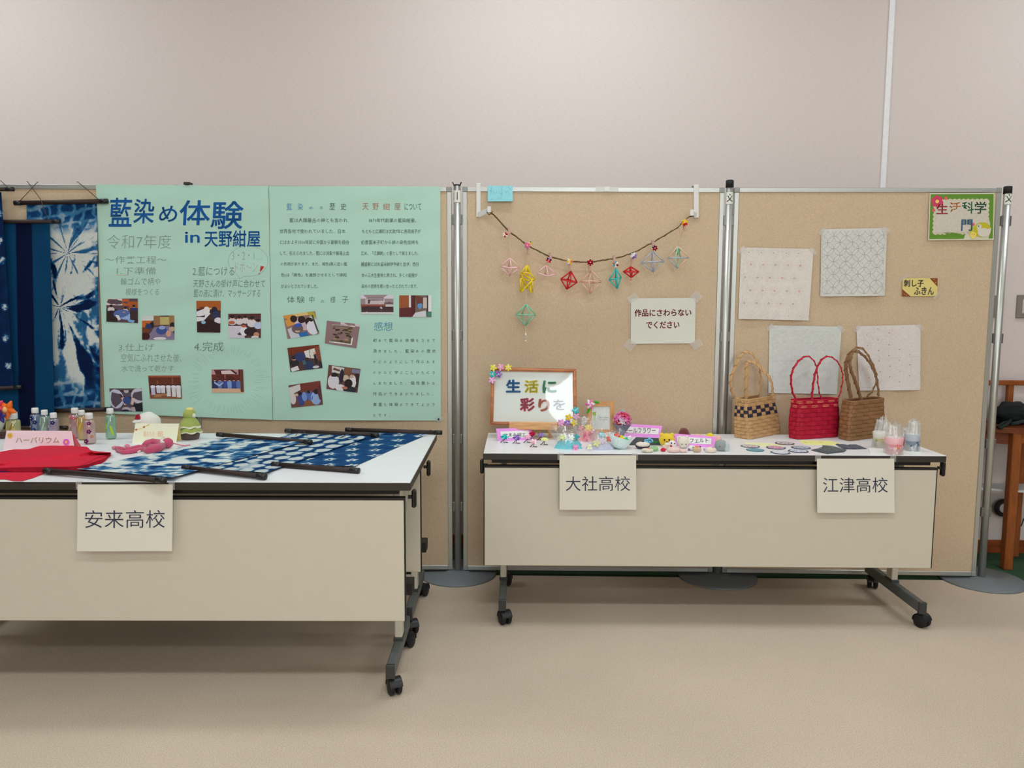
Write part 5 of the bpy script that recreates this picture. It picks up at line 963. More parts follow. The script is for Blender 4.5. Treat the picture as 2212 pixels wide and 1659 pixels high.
clippeg('clothespin with dark red and purple flower with white centre', 1414.5, 536, 1411, 526, [DRf, PUf, PUf, DRf, C(150, 20, 30, 1.1), DRf], 6.3)
clippeg('clothespin with yellow and red flower, last at the right', 1479, 481, 1479, 491, [YLf, C(246, 150, 30, 1.1), REDc, C(210, 40, 20, 1.1), YLf, YLf], 7.5)
# himmeli
def himmeli(label, col, T_, L_, R_, Bt, Fr, Bk, strg, extra=None, r=.0027, noB=False, cols=None):
    o = .058; P = {'T': B2(*T_, o), 'L': B2(*L_, o), 'R': B2(*R_, o), 'F': B2(*Fr, o+.030), 'K': B2(*Bk, o-.030)}
    E_ = ['TL', 'TR', 'TF', 'TK', 'LF', 'FR', 'RK', 'KL']
    if Bt: P['B'] = B2(*Bt, o); E_ += ['BL', 'BR', 'BF', 'BK']
    t = thing('himmeli_ornament', label, 'straw ornament', P.get('B', P['F']), 0, 'straw ornaments hanging from the garland'); mb = MB()
    for i, e in enumerate(E_): mb.tube([P[e[0]], P[e[1]]], r, cols[i % len(cols)] if cols else col, 'straw', 8)
    part(mb, 'straw_frame', t)
    for s_ in strg:
        mb = MB(); mb.tube([B2(*q, .060) for q in s_], .0011, C(226, 196, 160, 1.1), 'fabric', 5); part(mb, 'string', t)
    if extra: extra(t)
    return t
LP = C(236, 188, 186, 1.1); PE = C(226, 184, 158, 1.1); RD = C(206, 34, 38, 1.1); TQ = C(60, 190, 182, 1.1); GB = C(172, 180, 190, 1.1); MT = C(160, 206, 174, 1.1); YE = C(242, 210, 30, 1.1)
himmeli('pale pink straw octahedron hanging at the far left on a long string', LP, (1101.6, 557.6), (1081, 576), (1122.4, 578), (1100.7, 595.5), (1104.5, 579), (1098.5, 576.5), [((1101.6, 501), (1101.6, 558))])
# yellow star with the mint octahedron under it
o = .058; t = thing('himmeli_ornament', 'yellow straw star with a mint octahedron and beads hanging below', 'straw ornament', B2(1137, 632, o), 0, 'straw ornaments hanging from the garland')
zz = lambda x, y: (1060+x/9.217, 480+y/9.217)
mb = MB(); S = [((730, 855), (605, 1000)), ((730, 855), (800, 1040)), ((605, 1000), (830, 1160)), ((605, 1000), (780, 1020)), ((780, 1020), (880, 1130)), ((880, 1130), (640, 1350)), ((595, 1130), (595, 1380)), ((645, 1130), (622, 1370)), ((600, 1385), (830, 1160)), ((835, 1180), (830, 1390)), ((650, 1170), (820, 1400)), ((790, 1240), (800, 1390)), ((605, 1000), (720, 1320)), ((660, 1130), (770, 1165)), ((730, 855), (690, 1000)), ((605, 1000), (595, 1130)), ((880, 1130), (800, 1150)), ((595, 1130), (650, 1120)), ((730, 855), (745, 1010)), ((600, 1385), (640, 1365)), ((800, 1390), (830, 1390)), ((690, 1000), (840, 1180))]
for i, (a, b) in enumerate(S):
    oa = o+.018*math.sin(i*2.3); ob = o+.018*math.sin(i*2.3+1.6); mb.tube([B2(*zz(*a), o if a == (730, 855) else oa), B2(*zz(*b), ob)], .0034, YE if i % 3 else C(236, 196, 40, 1.1), 'straw', 8)
part(mb, 'straw_frame', t, 'yellow straw star')
P = {'T': B2(1136.6, 657, o), 'L': B2(1114.9, 680, o), 'R': B2(1157.4, 680, o), 'B': B2(1135.2, 703, o), 'F': B2(1145.6, 680.5, o+.026), 'K': B2(1127.5, 678.7, o-.026)}; mb = MB()
for e in ('TL', 'TR', 'TF', 'TK', 'LF', 'FR', 'RK', 'KL', 'BL', 'BR', 'BF', 'BK'): mb.tube([P[e[0]], P[e[1]]], .0027, C(136, 196, 164, 1.1), 'straw', 8)
part(mb, 'straw_frame', t, 'mint straw octahedron')
for s_ in (((1138.5, 545), (1137.5, 574)), ((1143.5, 546), (1140.5, 574)), ((1137, 626), (1137, 658)), ((1135.3, 703), (1135.5, 737))):
    mb = MB(); mb.tube([B2(*q, o) for q in s_], .0010, C(226, 202, 168, 1.1), 'fabric', 5); part(mb, 'string', t)
for y, r, c in ((720.5, .004, C(236, 232, 230, 1.1)), (723.5, .0045, C(226, 224, 230, 1.1)), (730, .003, C(190, 196, 206, 1.1)), (736, .0036, C(240, 230, 214, 1.1))):
    mb = MB(); mb.ball(B2(1135.5, y, o), r, c, 'plastic', 10, 8); part(mb, 'bead', t)
himmeli('pale pink straw pyramid without a lower tip', LP, (1180.4, 573.3), (1159.3, 590), (1201, 592.8), None, (1184, 596.5), (1177, 593), [((1184, 566), (1180.4, 574))])
himmeli('dark red straw octahedron, tilted', RD, (1233.6, 585.8), (1211.4, 603), (1246.6, 609.7), (1224.4, 624.8), (1232.5, 608.6), (1226.5, 603.7), [((1231, 577), (1233, 587)), ((1236, 578), (1234, 587))], r=.0031)
himmeli('large peach straw octahedron under the crimson flower', PE, (1278, 584.7), (1253.7, 608.6), (1299.9, 609), (1275.4, 633.5), (1272.5, 606.5), (1281.5, 611.5), [((1277, 578), (1277.7, 586)), ((1267.5, 580), (1271, 604)), ((1284, 614), (1288, 624))])
himmeli('slim turquoise straw diamond', TQ, (1330.9, 579.9), (1315.7, 604.6), (1341.6, 599.5), (1333.4, 623.5), (1333.4, 602.4), (1329.5, 602), [((1330, 574), (1331, 581)), ((1333.4, 623), (1334.5, 628))], r=.003)
def beads7(t):
    for y, r, c in ((604.5, .0044, C(226, 120, 116, 1.1)), (608.5, .003, C(240, 214, 190, 1.1)), (611.5, .0024, C(226, 140, 130, 1.1))):
        mb = MB(); mb.ball(B2(1362.5, y, .058), r, c, 'plastic', 10, 8); part(mb, 'bead', t)
himmeli('flat bright red straw ornament with pink beads under it', RD, (1362.5, 576.3), (1347, 586.8), (1379.8, 586.8), (1363.8, 599.3), (1365.5, 587.8), (1360.5, 586.3), [((1364, 566), (1363, 577))], beads7, r=.0033)
himmeli('large pale grey blue straw octahedron under the purple flower', GB, (1410, 543), (1385.3, 567.8), (1434, 564.7), (1410.6, 587.5), (1413.8, 565.2), (1407.0, 566.3), [((1411, 532), (1410, 544))], r=.0028)
def inner(t):
    mb = MB(); a = [B2(1464, 535, .06), B2(1459, 541, .05), B2(1469, 541, .05), B2(1464, 542, .075), B2(1464, 550, .06)]
    for i, j in ((0, 1), (0, 2), (0, 3), (1, 2), (1, 3), (2, 3), (4, 1), (4, 2), (4, 3)): mb.tube([a[i], a[j]], .0022, C(130, 190, 150, 1.1), 'straw', 6)
    part(mb, 'inner_frame', t, 'tiny green straw shape hung inside')
himmeli('mint and peach straw octahedron, last at the right on two strings', MT, (1465, 532.4), (1442.3, 557), (1487.8, 556.5), (1463, 579.9), (1458.7, 556.8), (1470, 556), [((1465.5, 490), (1465, 533)), ((1470.5, 491), (1470.5, 512))], inner, cols=[PE, PE, MT, MT, GB, GB, PE, MT, GB, PE, C(170, 200, 190, 1.1), MT])
# memo pad
t = thing('memo_pad', 'pale cyan memo pad stuck over the top rail of the garland board', 'memo pad', B2(1080.5, 435.4, .002)); q = [B2(1053.7, 402, .004), B2(1107.3, 402, .004), B2(1107.6, 435.2, .004), B2(1053.7, 435.4, .004)]
mb = MB(); mb.prism(q, n2b*.009, C(150, 218, 226, 1.12), 'paper'); gm = lambda x, y: B2(x, y, .0135); PC = C(110, 160, 170, 1.)
for L in (((1058, 413), (1062, 408), (1066.5, 412), (1062, 414), (1058.5, 413)), ((1061.5, 402.5), (1060.5, 420), (1062, 421)), ((1083.5, 402.5), (1083.5, 424)), ((1065, 418), (1069, 415), (1069, 419), (1075, 414)), ((1077, 413), (1080, 416), (1079, 419), (1086, 417)), ((1090, 412), (1094, 415), (1092, 418), (1098, 411), (1100, 421)), ((1098, 403), (1100, 407), (1105, 410)), ((1074.5, 430), (1075, 427), (1079, 429), (1083, 426), (1083.5, 431)), ((1060, 429), (1064, 431))): mb.strip([gm(*p) for p in L], .0009, n2b, PC)
part(mb, 'pad', t)
mb = MB(); q = [B2(1287, 402.5, .0035), B2(1336, 404, .0035), B2(1336, 413, .0035), B2(1286, 412.5, .0035)]; mb.poly(q, (.8, .8, .8), 'tape'); mb.poly([B2(1307, 402.8, .004), B2(1317, 403.2, .004), B2(1316, 413, .004), B2(1305, 413, .004)], C(232, 230, 222, 1.1), 'paper'); solo(mb, 'tape_strip', 'clear tape strip across the middle of the top rail', 'tape')
# please do not touch
def taped(k, name, label, cat, q, cols, tapes, marks, wave=.0015, group=None, base=.003, nu=24, mat='paper'):
    (ax, ay), (bx, by), (cx, cy), (dx, dy) = q; t = thing(name, label, cat, PP(k, (cx+dx)/2, (cy+dy)/2), math.atan2(BOARD[k][1].y, BOARD[k][1].x), group)
    def h(u, v): return base+wave*(1+math.sin(u*7+v*3))*.5*v+wave*.8*(v**3)*(1+math.sin(u*11))
    def S(u, v, o=0.):
        x = (ax*(1-u)+bx*u)*(1-v)+(dx*(1-u)+cx*u)*v; y = (ay*(1-u)+by*u)*(1-v)+(dy*(1-u)+cy*u)*v; return PP(k, x, y, h(u, v)+o)
    mb = MB(); mb.grid(lambda u, v: S(u, v), nu, nu, cols, mat); marks(mb, S); part(mb, 'sheet' if mat == 'paper' else 'cloth', t)
    for tp in tapes:
        m2 = MB(); m2.poly([PP(k, x, y, base+.0022) for x, y in tp], (.8, .8, .8), 'tape'); part(m2, 'tape', t, 'cloudy clear tape')
    return t
CR = C(148, 22, 44, 1.)
def mk(mb, S): mb.text('作品にさわらない', lambda u, v: S(u, v, .0006), (.06, .245, .935, .40), CR, weight=.022); mb.text('でください', lambda u, v: S(u, v, .0006), (.24, .515, .755, .665), CR, weight=.022)
zt = lambda pts: [(1300+x/8.508, 600+y/8.508) for x, y in pts]
taped(2, 'notice_sheet', 'white notice reading 作品にさわらないでください in dark red', 'notice', ((1362.9, 644.4), (1502.8, 642.9), (1500.8, 741.6), (1362.3, 742.8)), C(216, 216, 202, 1.13),
      [zt(p) for p in (((600, 268), (690, 370), (520, 475), (455, 380)), ((1730, 225), (1865, 345), (1750, 465), (1615, 345)), ((495, 1110), (640, 1225), (525, 1360), (385, 1245)), ((1790, 1110), (1865, 1235), (1705, 1335), (1610, 1215)))], mk, .001, base=.0028)
# ---------------------------------------------------------------- stitched cloths
n3 = bn(3); CLO = C(216, 212, 204, 1.12)
def stitch(mb, S, pts, w, col): mb.strip([S(min(1, max(0, u)), min(1, max(0, v)), .0007) for u, v in pts], w, n3, col, 'fabric')
TH = C(186, 182, 176, 1.1); THB = C(150, 160, 164, 1.1)
def cA(mb, S):
    stitch(mb, S, [(.045, .04), (.045, .965), (.93, .965), (.93, .04), (.045, .04)], .0007, C(200, 196, 188, 1.1)); rs = random.Random(1)
    for r_, (v, off) in enumerate(((.062, .08), (.235, .145), (.415, .072), (.595, .15), (.775, .075), (.945, .02))):
        for i in range(6):
            u = off+i*.172+(.0 if r_ else .03)
            if .05 < u < .93:
                full = 0 < r_ < 5
                if full:
                    for k in range(10): a = 2*PI*k/10; stitch(mb, S, [(u+.012*math.cos(a), v+.011*math.sin(a)), (u+.012*math.cos(a+.63), v+.011*math.sin(a+.63))], .0016, C(200, 120, 110, 1.1) if (i+r_) % 3 else C(150, 130, 120, 1.1))
                else: stitch(mb, S, [(u-.010, v), (u, v+(.008 if r_ == 0 else -.008)), (u+.010, v)], .0018, C(120, 106, 84, 1.1) if r_ == 0 else C(176, 166, 156, 1.1))
                for k in range(12):
                    a = 2*PI*k/12; stitch(mb, S, [(u+.03*math.cos(a), v+.028*math.sin(a)), (u+.075*math.cos(a), v+.075*math.sin(a))], .0006, TH)
def cB(mb, S):
    st = .19
    for i in range(-1, 6):
        for j in range(-1, 6):
            for oo in (0, .5):
                cu, cv = .10+(i+oo)*st, .105+(j+oo)*st
                P_ = [(cu+st*.5*math.cos(a), cv+st*.5*math.sin(a)) for a in [2*PI*k/28 for k in range(29)]]
                seg = []
                for p in P_:
                    if .02 < p[0] < .98 and .03 < p[1] < .975: seg.append(p)
                    else:
                        if len(seg) > 1: stitch(mb, S, seg, .0009, THB)
                        seg = []
                if len(seg) > 1: stitch(mb, S, seg, .0009, THB)
    stitch(mb, S, [(.018, .02), (.018, .98)], .001, C(170, 190, 190, 1.1)); stitch(mb, S, [(.98, .05), (.98, .97)], .0007, C(180, 194, 190, 1.1))
def cC(mb, S):
    c = C(190, 192, 188, 1.1); stitch(mb, S, [(.055, .08), (.055, .95), (.945, .95), (.945, .08), (.055, .08)], .0009, c); rs = random.Random(11)
    for i in range(8):
        for j in range(8):
            x, y = .10+i*.108, .13+j*.105; s = .040; z = rs.choice((1, -1)) if (i+j) % 3 else 1; ln = 2.6 if (i+2*j) % 4 == 0 else 1.2
            stitch(mb, S, [(x-s*ln*.6, y+z*s*ln*.6), (x+s*ln*.6, y-z*s*ln*.6), (x+s*ln*.6+.02, y-z*s*ln*.6+.02*z), (x-s*ln*.3+.02, y+z*s*ln*.3+.02*z)], .0009, c)
    stitch(mb, S, [(.06, .525), (.5, .515), (.94, .53)], .0014, C(196, 196, 190, 1.1))
def cD(mb, S):
    pk = C(216, 150, 146, 1.1); fa_ = C(204, 198, 192, 1.1)
    for r_, (u, v) in enumerate(((.16, .14), (.33, .05), (.51, .115), (.33, .215), (.165, .30), (.505, .295), (.335, .38), (.665, .375), (.83, .455), (.5, .465), (.34, .54), (.66, .54), (.17, .63), (.515, .625), (.83, .61), (.35, .71), (.67, .705), (.505, .79), (.825, .78), (.665, .87), (.34, .88), (.17, .80))):
        for k in range(6):
            a = PI*k/6; stitch(mb, S, [(u-.014*math.cos(a), v-.012*math.sin(a)), (u+.014*math.cos(a), v+.012*math.sin(a))], .0007, pk if r_ % 4 else C(190, 176, 170, 1.1))
        for k in range(12): a = 2*PI*k/12; stitch(mb, S, [(u+.03*math.cos(a), v+.03*math.sin(a)), (u+.10*math.cos(a), v+.09*math.sin(a))], .0005, fa_)
    stitch(mb, S, [(.01, .50), (.4, .505), (.99, .49)], .0012, C(206, 200, 194, 1.1))
zq = lambda o, s, pts: [(o[0]+x/s, o[1]+y/s) for x, y in pts]
def corner_tapes(q): 
    (ax, ay), (bx, by) = q[0], q[1]; return [[(ax-8, ay+8), (ax+5, ay-5), (ax+11, ay+1), (ax-2, ay+14)], [(bx-11, by+1), (bx-5, by-5), (bx+8, by+8), (bx+2, by+14)]]
for nm, q, fn, cl in (('white cloth stitched with small red rings, at the upper left', ((1600.8, 534.6), (1757.5, 537.7), (1746.7, 692.4), (1595, 688.8)), cA, C(220, 212, 202, 1.12)),
                  ('white cloth stitched with overlapping blue grey circles', ((1774.3, 495.4), (1915.8, 492.3), (1911, 638.8), (1772.3, 640.4)), cB, C(210, 208, 200, 1.12)),
                  ('white cloth with diagonal maze stitching behind the red basket', ((1661.8, 702.8), (1818.5, 705.4), (1807.8, 851.4), (1659.7, 848.8)), cC, C(208, 210, 204, 1.12)),
                  ('white cloth with tiny pink stitched stars behind the brown basket', ((1849.7, 704.9), (1988.6, 701.3), (1987.6, 842.7), (1856, 843.8)), cD, C(216, 208, 202, 1.12))):
    taped(3, 'stitched_cloth', nm, 'cloth', q, cl, corner_tapes(q), fn, .0035, 'stitched white cloths taped to the board', nu=40, mat='fabric')
def mL(mb, S):
    BRc = C(136, 76, 40, 1.1); f = lambda u, v: S(u, v, .0006); mb.poly([f(.775, 0), f(1, 0), f(1, .47)], BRc, 'paper'); mb.poly([f(0, .60), f(.24, 1), f(0, 1)], BRc, 'paper')
    for u, v in ((.9, .08), (.95, .25), (.06, .9), (.12, .95)): mb.ball(f(u, v), .003, C(196, 130, 80, 1.1), 'paper', 8, 6)
    mb.text('刺し子', f, (.04, .09, .60, .46), C(96, 88, 80, 1.), weight=.03); mb.text('ふきん', f, (.34, .50, .90, .92), C(96, 88, 80, 1.), weight=.03)
z8 = lambda pts: zq((1930, 580), 18.43, pts)
taped(3, 'label_card', 'yellow card reading 刺し子ふきん with brown corners', 'label', ((1950, 601), (2025.5, 601), (2024.4, 639.7), (1948.7, 640)), C(222, 204, 126, 1.1), [z8(((555, 200), (585, 310), (265, 540), (245, 420))), z8(((1800, 920), (1860, 960), (1640, 1240), (1550, 1190)))], mL, .0008)
def mS(mb, S):
    px = lambda x, y: ((x-180)/1400, (y-270)/1010); f = lambda o: (lambda x, y: S(*[min(1, max(0, q)) for q in px(x, y)], o))
    g1, g2, g3, g4 = f(.0005), f(.0009), f(.0013), f(.0017); GR = C(96, 140, 44, 1.1); CRM = C(206, 198, 172, 1.1)
    mb.poly([g1(205, 295), g1(1560, 295), g1(1560, 1250), g1(205, 1250)], GR, 'print')
    pts = []
    def edge(a, b, n, nx, ny):
        for i in range(n):
            for k in range(5):
                t = (i+k/5)/n; s_ = 24*math.sin(PI*k/5); pts.append((a[0]+(b[0]-a[0])*t+nx*s_, a[1]+(b[1]-a[1])*t+ny*s_))
    edge((290, 415), (1450, 415), 12, 0, -1); edge((1450, 415), (1450, 1140), 8, 1, 0); edge((1450, 1140), (290, 1140), 12, 0, 1); edge((290, 1140), (290, 415), 8, -1, 0)
    mb.poly([g2(*p) for p in pts], CRM, 'print'); mb.poly([g3(*p) for p in ((320, 440), (1420, 440), (1420, 1115), (320, 1115))], C(204, 196, 180, 1.1), 'print')
    for i in range(11): mb.poly([g3(340+i*100+12*math.cos(a), 425+10*math.sin(a)) for a in [2*PI*k/8 for k in range(8)]], C(190, 180, 130, 1.1), 'print'); mb.poly([g3(340+i*100+12*math.cos(a), 1135+10*math.sin(a)) for a in [2*PI*k/8 for k in range(8)]], C(190, 180, 130, 1.1), 'print')
    ell = lambda g, x, y, rx, ry, c: mb.poly([g(x+rx*math.cos(a), y+ry*math.sin(a)) for a in [2*PI*k/20 for k in range(20)]], c, 'print')
    for i in range(6): a = 2*PI*i/6+.3; ell(g4, 350+80*math.cos(a), 450+80*math.sin(a), 55, 55, C(206, 62, 96, 1.1))
    g5 = f(.0021); g6 = f(.0025); ell(g5, 350, 450, 60, 60, C(206, 62, 96, 1.1)); ell(g6, 350, 450, 38, 38, C(232, 206, 110, 1.1)); ell(g4, 535, 380, 34, 34, C(222, 96, 96, 1.1)); ell(g4, 280, 635, 36, 36, C(222, 96, 96, 1.1)); ell(g4, 1140, 945, 28, 34, C(222, 90, 110, 1.1))
    ell(g4, 1330, 1060, 190, 160, C(190, 180, 40, 1.1)); ell(g4, 1150, 1080, 90, 110, C(196, 190, 60, 1.1)); W_ = C(214, 206, 190, 1.1)
    ell(g5, 1265, 990, 55, 50, W_); ell(g5, 1370, 1120, 135, 95, W_); mb.poly([g5(*p) for p in ((1440, 1060), (1520, 1020), (1510, 1120), (1460, 1170))], W_, 'print'); mb.poly([g5(*p) for p in ((1220, 1000), (1300, 1010), (1310, 1110), (1240, 1120))], W_, 'print'); ell(g6, 1250, 985, 14, 18, C(90, 110, 90, 1.))
    ell(g5, 1140, 1170, 70, 66, C(232, 208, 100, 1.1)); ell(g5, 1140, 1225, 40, 25, C(232, 208, 100, 1.1)); ell(g6, 1115, 1155, 9, 9, C(150, 120, 50, 1.)); ell(g6, 1165, 1155, 9, 9, C(150, 120, 50, 1.))
    for s_, bx, c in (('生', (345, 505, 582, 715), C(176, 48, 52, 1.)), ('活', (620, 470, 852, 715), C(222, 140, 80, 1.)), ('科', (885, 460, 1135, 710), C(40, 116, 76, 1.)), ('学', (1160, 460, 1407, 712), C(60, 100, 72, 1.)), ('部', (612, 838, 852, 1078), C(28, 104, 156, 1.)), ('門', (884, 842, 1116, 1080), C(50, 92, 124, 1.))):
        mb.text(s_, g6 if s_ in '生門' else g4, bx, c, 'print', weight=.016)
taped(3, 'section_sign', 'green bordered sign reading 生活科学部門 with a duck', 'sign', ((2008, 417), (2148.6, 416.6), (2146.6, 518), (2004.6, 519.5)), C(210, 206, 180, 1.1), [], mS, .0012, base=.0034)
# ---------------------------------------------------------------- woven band baskets
def basket(label, base_px, rim_px, ytop, rows, col, band, handles, hcol, N=(3, 6), two=None, hw=.012, seed=0, stripe=None):
    """base_px: left, front, right corners on the table; rim_px the same corners at the rim (seen), ytop unused height comes from the rim"""
    B = [T(*p) for p in base_px]; B.append(B[0]+B[2]-B[1]); c0 = sum(B, Vector())/4
    Rm = [FY(*p, b.y+.004) for p, b in zip(rim_px, B)]; zr = sum(r.z for r in Rm)/3
    for i in range(3):
        Rm[i].z = zr
    Rm.append(Rm[0]+Rm[2]-Rm[1]); t = thing('woven_basket', label, 'basket', c0, 0, 'hand woven band baskets'); H_ = zr-HR
    def per(v):                                            # rounded outline at height v
        bul = 1+.05*math.sin(PI*min(1, v*1.15)); P = [(b*(1-v)+r*v) for b, r in zip(B, Rm)]; c = sum(P, Vector())/4
        return [c+(p-c)*bul for p in P]
    def at(u, v, o=0.):
        P = per(v); u = u % 4; i = int(u); k = u-i; a, b = P[i], P[(i+1) % 4]; p = a*(1-k)+b*k; d = (b-a).normalized(); n = Vector((d.y, -d.x, 0)); c = sum(P, Vector())/4
        if n.dot(p-c) < 0: n = -n
        rc = .11; e = min(k, 1-k)
        if e < rc: p = p+(c-p)*(.075*(1-e/rc)**2)
        p = p+n*o; p.z = HR+.001+(zr-HR)*v; return p
    mb = MB(); rs = random.Random(seed)
    ul = [[N[i % 2] for i in range(4)][i] for i in range(4)]
    nr = rows; cells = []
    for s in range(4):
        n_ = N[0] if s % 2 == 0 else N[1]
        for j in range(n_): cells.append((s+j/n_, s+(j+1)/n_))
    for r in range(nr):
        v0, v1 = r/nr, (r+1)/nr; v1 = min(1, v1)
        for ci, (u0, u1) in enumerate(cells):
            over = (ci+r) % 2 == 0; cc = band(r, ci, over, rs); m_ = 4; gap = .06
            a0, a1 = (u0-(u1-u0)*.10, u1+(u1-u0)*.10) if over else (u0+(u1-u0)*.06, u1-(u1-u0)*.06)
            b0, b1 = (v0+(v1-v0)*.05, v1-(v1-v0)*.05) if over else (v0-(v1-v0)*.10, v1+(v1-v0)*.10)
            b0 = max(0, b0); b1 = min(1, b1)
            hgt = (lambda s_, t_: .0012+.0030*math.sin(PI*s_)) if over else (lambda s_, t_: .0004+.0022*math.sin(PI*t_))
            mb.grid(lambda s_, t_: at(a0+(a1-a0)*s_, b0+(b1-b0)*t_, hgt(s_, t_)), 4, 4, cc, 'kraft')
            if two and over and two(r):                   # two pale cords on the band
                for q in (.33, .66): mb.tube([at(a0+(a1-a0)*s_, b0+(b1-b0)*q, hgt(s_, q)+.0012) for s_ in (0, .25, .5, .75, 1)], .0012, C(236, 150, 116, 1.1), 'kraft', 5)
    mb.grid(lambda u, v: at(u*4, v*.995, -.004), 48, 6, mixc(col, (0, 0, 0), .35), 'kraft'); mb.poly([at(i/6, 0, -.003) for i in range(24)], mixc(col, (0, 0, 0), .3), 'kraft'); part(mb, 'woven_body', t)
    mb = MB(); mb.tube([at(i/10, 1, .001)+Vector((0, 0, -.003)) for i in range(40)], .0034, mixc(col, (0, 0, 0), .06), 'kraft', 8, closed=True, flat=(1.5, .8)); part(mb, 'rim', t)
    for hp, dy, seq in handles:
        Yc = c0.y+dy; f = curve(hp); n_ = 46; P = [FY(*f(i/n_), Yc) for i in range(n_+1)]; mb = MB(); vs = []
        L = []
        nrmY = Vector((0, -1, 0))
        for i, p in enumerate(P):
            d = (P[min(n_, i+1)]-P[max(0, i-1)]).normalized(); sd = Vector((0, 1, 0)); ou = d.cross(sd).normalized()
            tw = math.radians(seq); a_ = sd*math.cos(tw)+ou*math.sin(tw); L.append((p, a_, d.cross(a_).normalized()))
        w = hw
        def hs(u, v):
            i = min(n_-1, int(u*n_)); k = u*n_-i; p = L[i][0].lerp(L[i+1][0], k); a_ = L[i][1].lerp(L[i+1][1], k); b_ = L[i][2].lerp(L[i+1][2], k); an = 2*PI*v
            return p+a_*(w*.5*math.cos(an))+b_*(.0024*math.sin(an))
        mb.grid(hs, 60, 10, hcol, 'kraft'); part(mb, 'handle', t)
        mb = MB(); tot = 40; wr = []
        for i in range(n_*5+1):
            u = i/(n_*5); p = hs(u, (u*13) % 1.0); c_ = hs(u, 0).lerp(hs(u, .5), .5); wr.append(p+(p-c_).normalized()*.0012)
        mb.tube(wr, .0014, mixc(hcol, (0, 0, 0), .22), 'kraft', 5); part(mb, 'wrapping', t, 'thin cord wound around the handle')
    return t
z2 = lambda pts: [(1560+x/5.53, 730+y/5.53) for x, y in pts]
NA = C(202, 160, 110, 1.05); NAV2 = C(42, 40, 62, 1.)
def bandA(r, ci, over, rs):
    c = mixc(NA, (0, 0, 0), rs.uniform(0, .10))
    return NAV2 if (r in (6, 7, 8) and over) else c
basket('natural kraft basket with navy checked band, left of the red one', [(1584.4, 944.5), (1619.7, 949.7), (1688.4, 936)], [(1588, 860), (1613, 862), (1672.5, 857.5)], 0, 11, NA, bandA,
       [(z2([(285, 765), (283, 600), (287, 420), (300, 300), (345, 283), (420, 320), (500, 400), (565, 470), (595, 560), (602, 640), (622, 720)]), -.012, 52), (z2([(148, 725), (112, 620), (98, 530), (120, 430), (165, 320), (215, 225), (270, 170), (330, 172), (395, 235), (440, 330), (455, 430), (455, 580), (450, 710)]), .026, 40)], NA, (4, 7), hw=.015, seed=2)
RD2 = C(178, 20, 50, 1.1)
basket('dark red band basket standing between two brown ones', [(1702.9, 945.8), (1726, 950), (1811.4, 944)], [(1707.4, 862.5), (1730, 866), (1813, 860.5)], 0, 9, RD2, lambda r, ci, o, rs: mixc(RD2, (0, 0, 0), rs.uniform(0, .10)),
       [(z2([(880, 730), (845, 660), (826, 560), (824, 460), (850, 370), (905, 285), (970, 232), (1030, 222), (1085, 262), (1125, 340), (1138, 440), (1145, 560), (1170, 680), (1198, 740)]), .020, 20), (z2([(1066, 778), (1076, 660), (1090, 540), (1112, 420), (1150, 320), (1205, 245), (1270, 222), (1335, 247), (1395, 310), (1432, 400), (1440, 480), (1425, 600), (1392, 715)]), -.016, 20)], C(190, 40, 58, 1.1), (3, 7), two=lambda r: r >= 7, hw=.012, seed=3)
BN2 = C(150, 108, 70, 1.05)
basket('brown band basket, rightmost of the three baskets', [(1811, 947.5), (1835, 953.3), (1908, 943)], [(1818, 866), (1842, 868), (1911, 859)], 0, 10, BN2, lambda r, ci, o, rs: mixc(BN2, (0, 0, 0), rs.uniform(0, .12)),
       [(z2([(1540, 750), (1520, 620), (1496, 500), (1478, 390), (1480, 300), (1515, 205), (1560, 160), (1625, 165), (1700, 220), (1765, 300), (1815, 400), (1848, 500), (1862, 610), (1868, 700)]), .034, 55), (z2([(1670, 795), (1640, 670), (1605, 560), (1560, 440), (1525, 330), (1535, 220), (1580, 140), (1640, 118), (1700, 150), (1760, 240), (1810, 340), (1842, 440), (1836, 540), (1790, 640), (1730, 700)]), -.010, 40)], C(140, 104, 70, 1.05), (3, 6), hw=.015, seed=4)
# ---------------------------------------------------------------- round patches, cards and candles
def patch(label, x, y, w, rim, inn, mid, dash=False, seed=0):
    c = T(x, y); k = kpx(c); r = w*k; mb = MB(); rs = random.Random(seed)
    def cf(u, v):
        a = u*2*PI
        if v < .16: return mid
        if v < .62: return inn if math.sin(a*9+v*14+seed)+.5*math.sin(v*30+a*3) > -.2 else mid
        if v < .84: return mid
        return rim
    mb.grid(lambda u, v: c+Vector((r*v*math.cos(2*PI*u)*(1+.03*math.sin(u*30+seed)), r*.98*v*math.sin(2*PI*u), .0016+.0012*math.sin(v*9)**2)), 54, 16, inn, 'felt', cf)
    mb.grid(lambda u, v: c+Vector((r*(1+.03*math.sin(u*30+seed))*math.cos(2*PI*u), r*.98*math.sin(2*PI*u), .0016*(1-v)+.0002)), 54, 1, rim, 'felt')
    return solo(mb, 'embroidered_patch', label, 'patch', 'round embroidered patches')
NVY = C(60, 64, 88, 1.); WP = C(206, 202, 202, 1.1)
patch('round white patch with rust stitching, leftmost of the patches', 1620.7, 964.6, 20, C(110, 108, 120, 1.), C(196, 130, 112, 1.1), WP, seed=1); patch('round teal patch nearest the table edge at the left', 1631.5, 972.6, 19, C(70, 120, 134, 1.), C(84, 150, 166, 1.), C(120, 160, 170, 1.), seed=2)
patch('round magenta patch with navy rim', 1676, 967.6, 20.5, NVY, C(200, 70, 120, 1.), C(214, 170, 190, 1.1), seed=3); patch('round brown and white patch by the red basket', 1695, 958.2, 20, C(96, 64, 66, 1.), C(150, 96, 90, 1.), WP, seed=4)
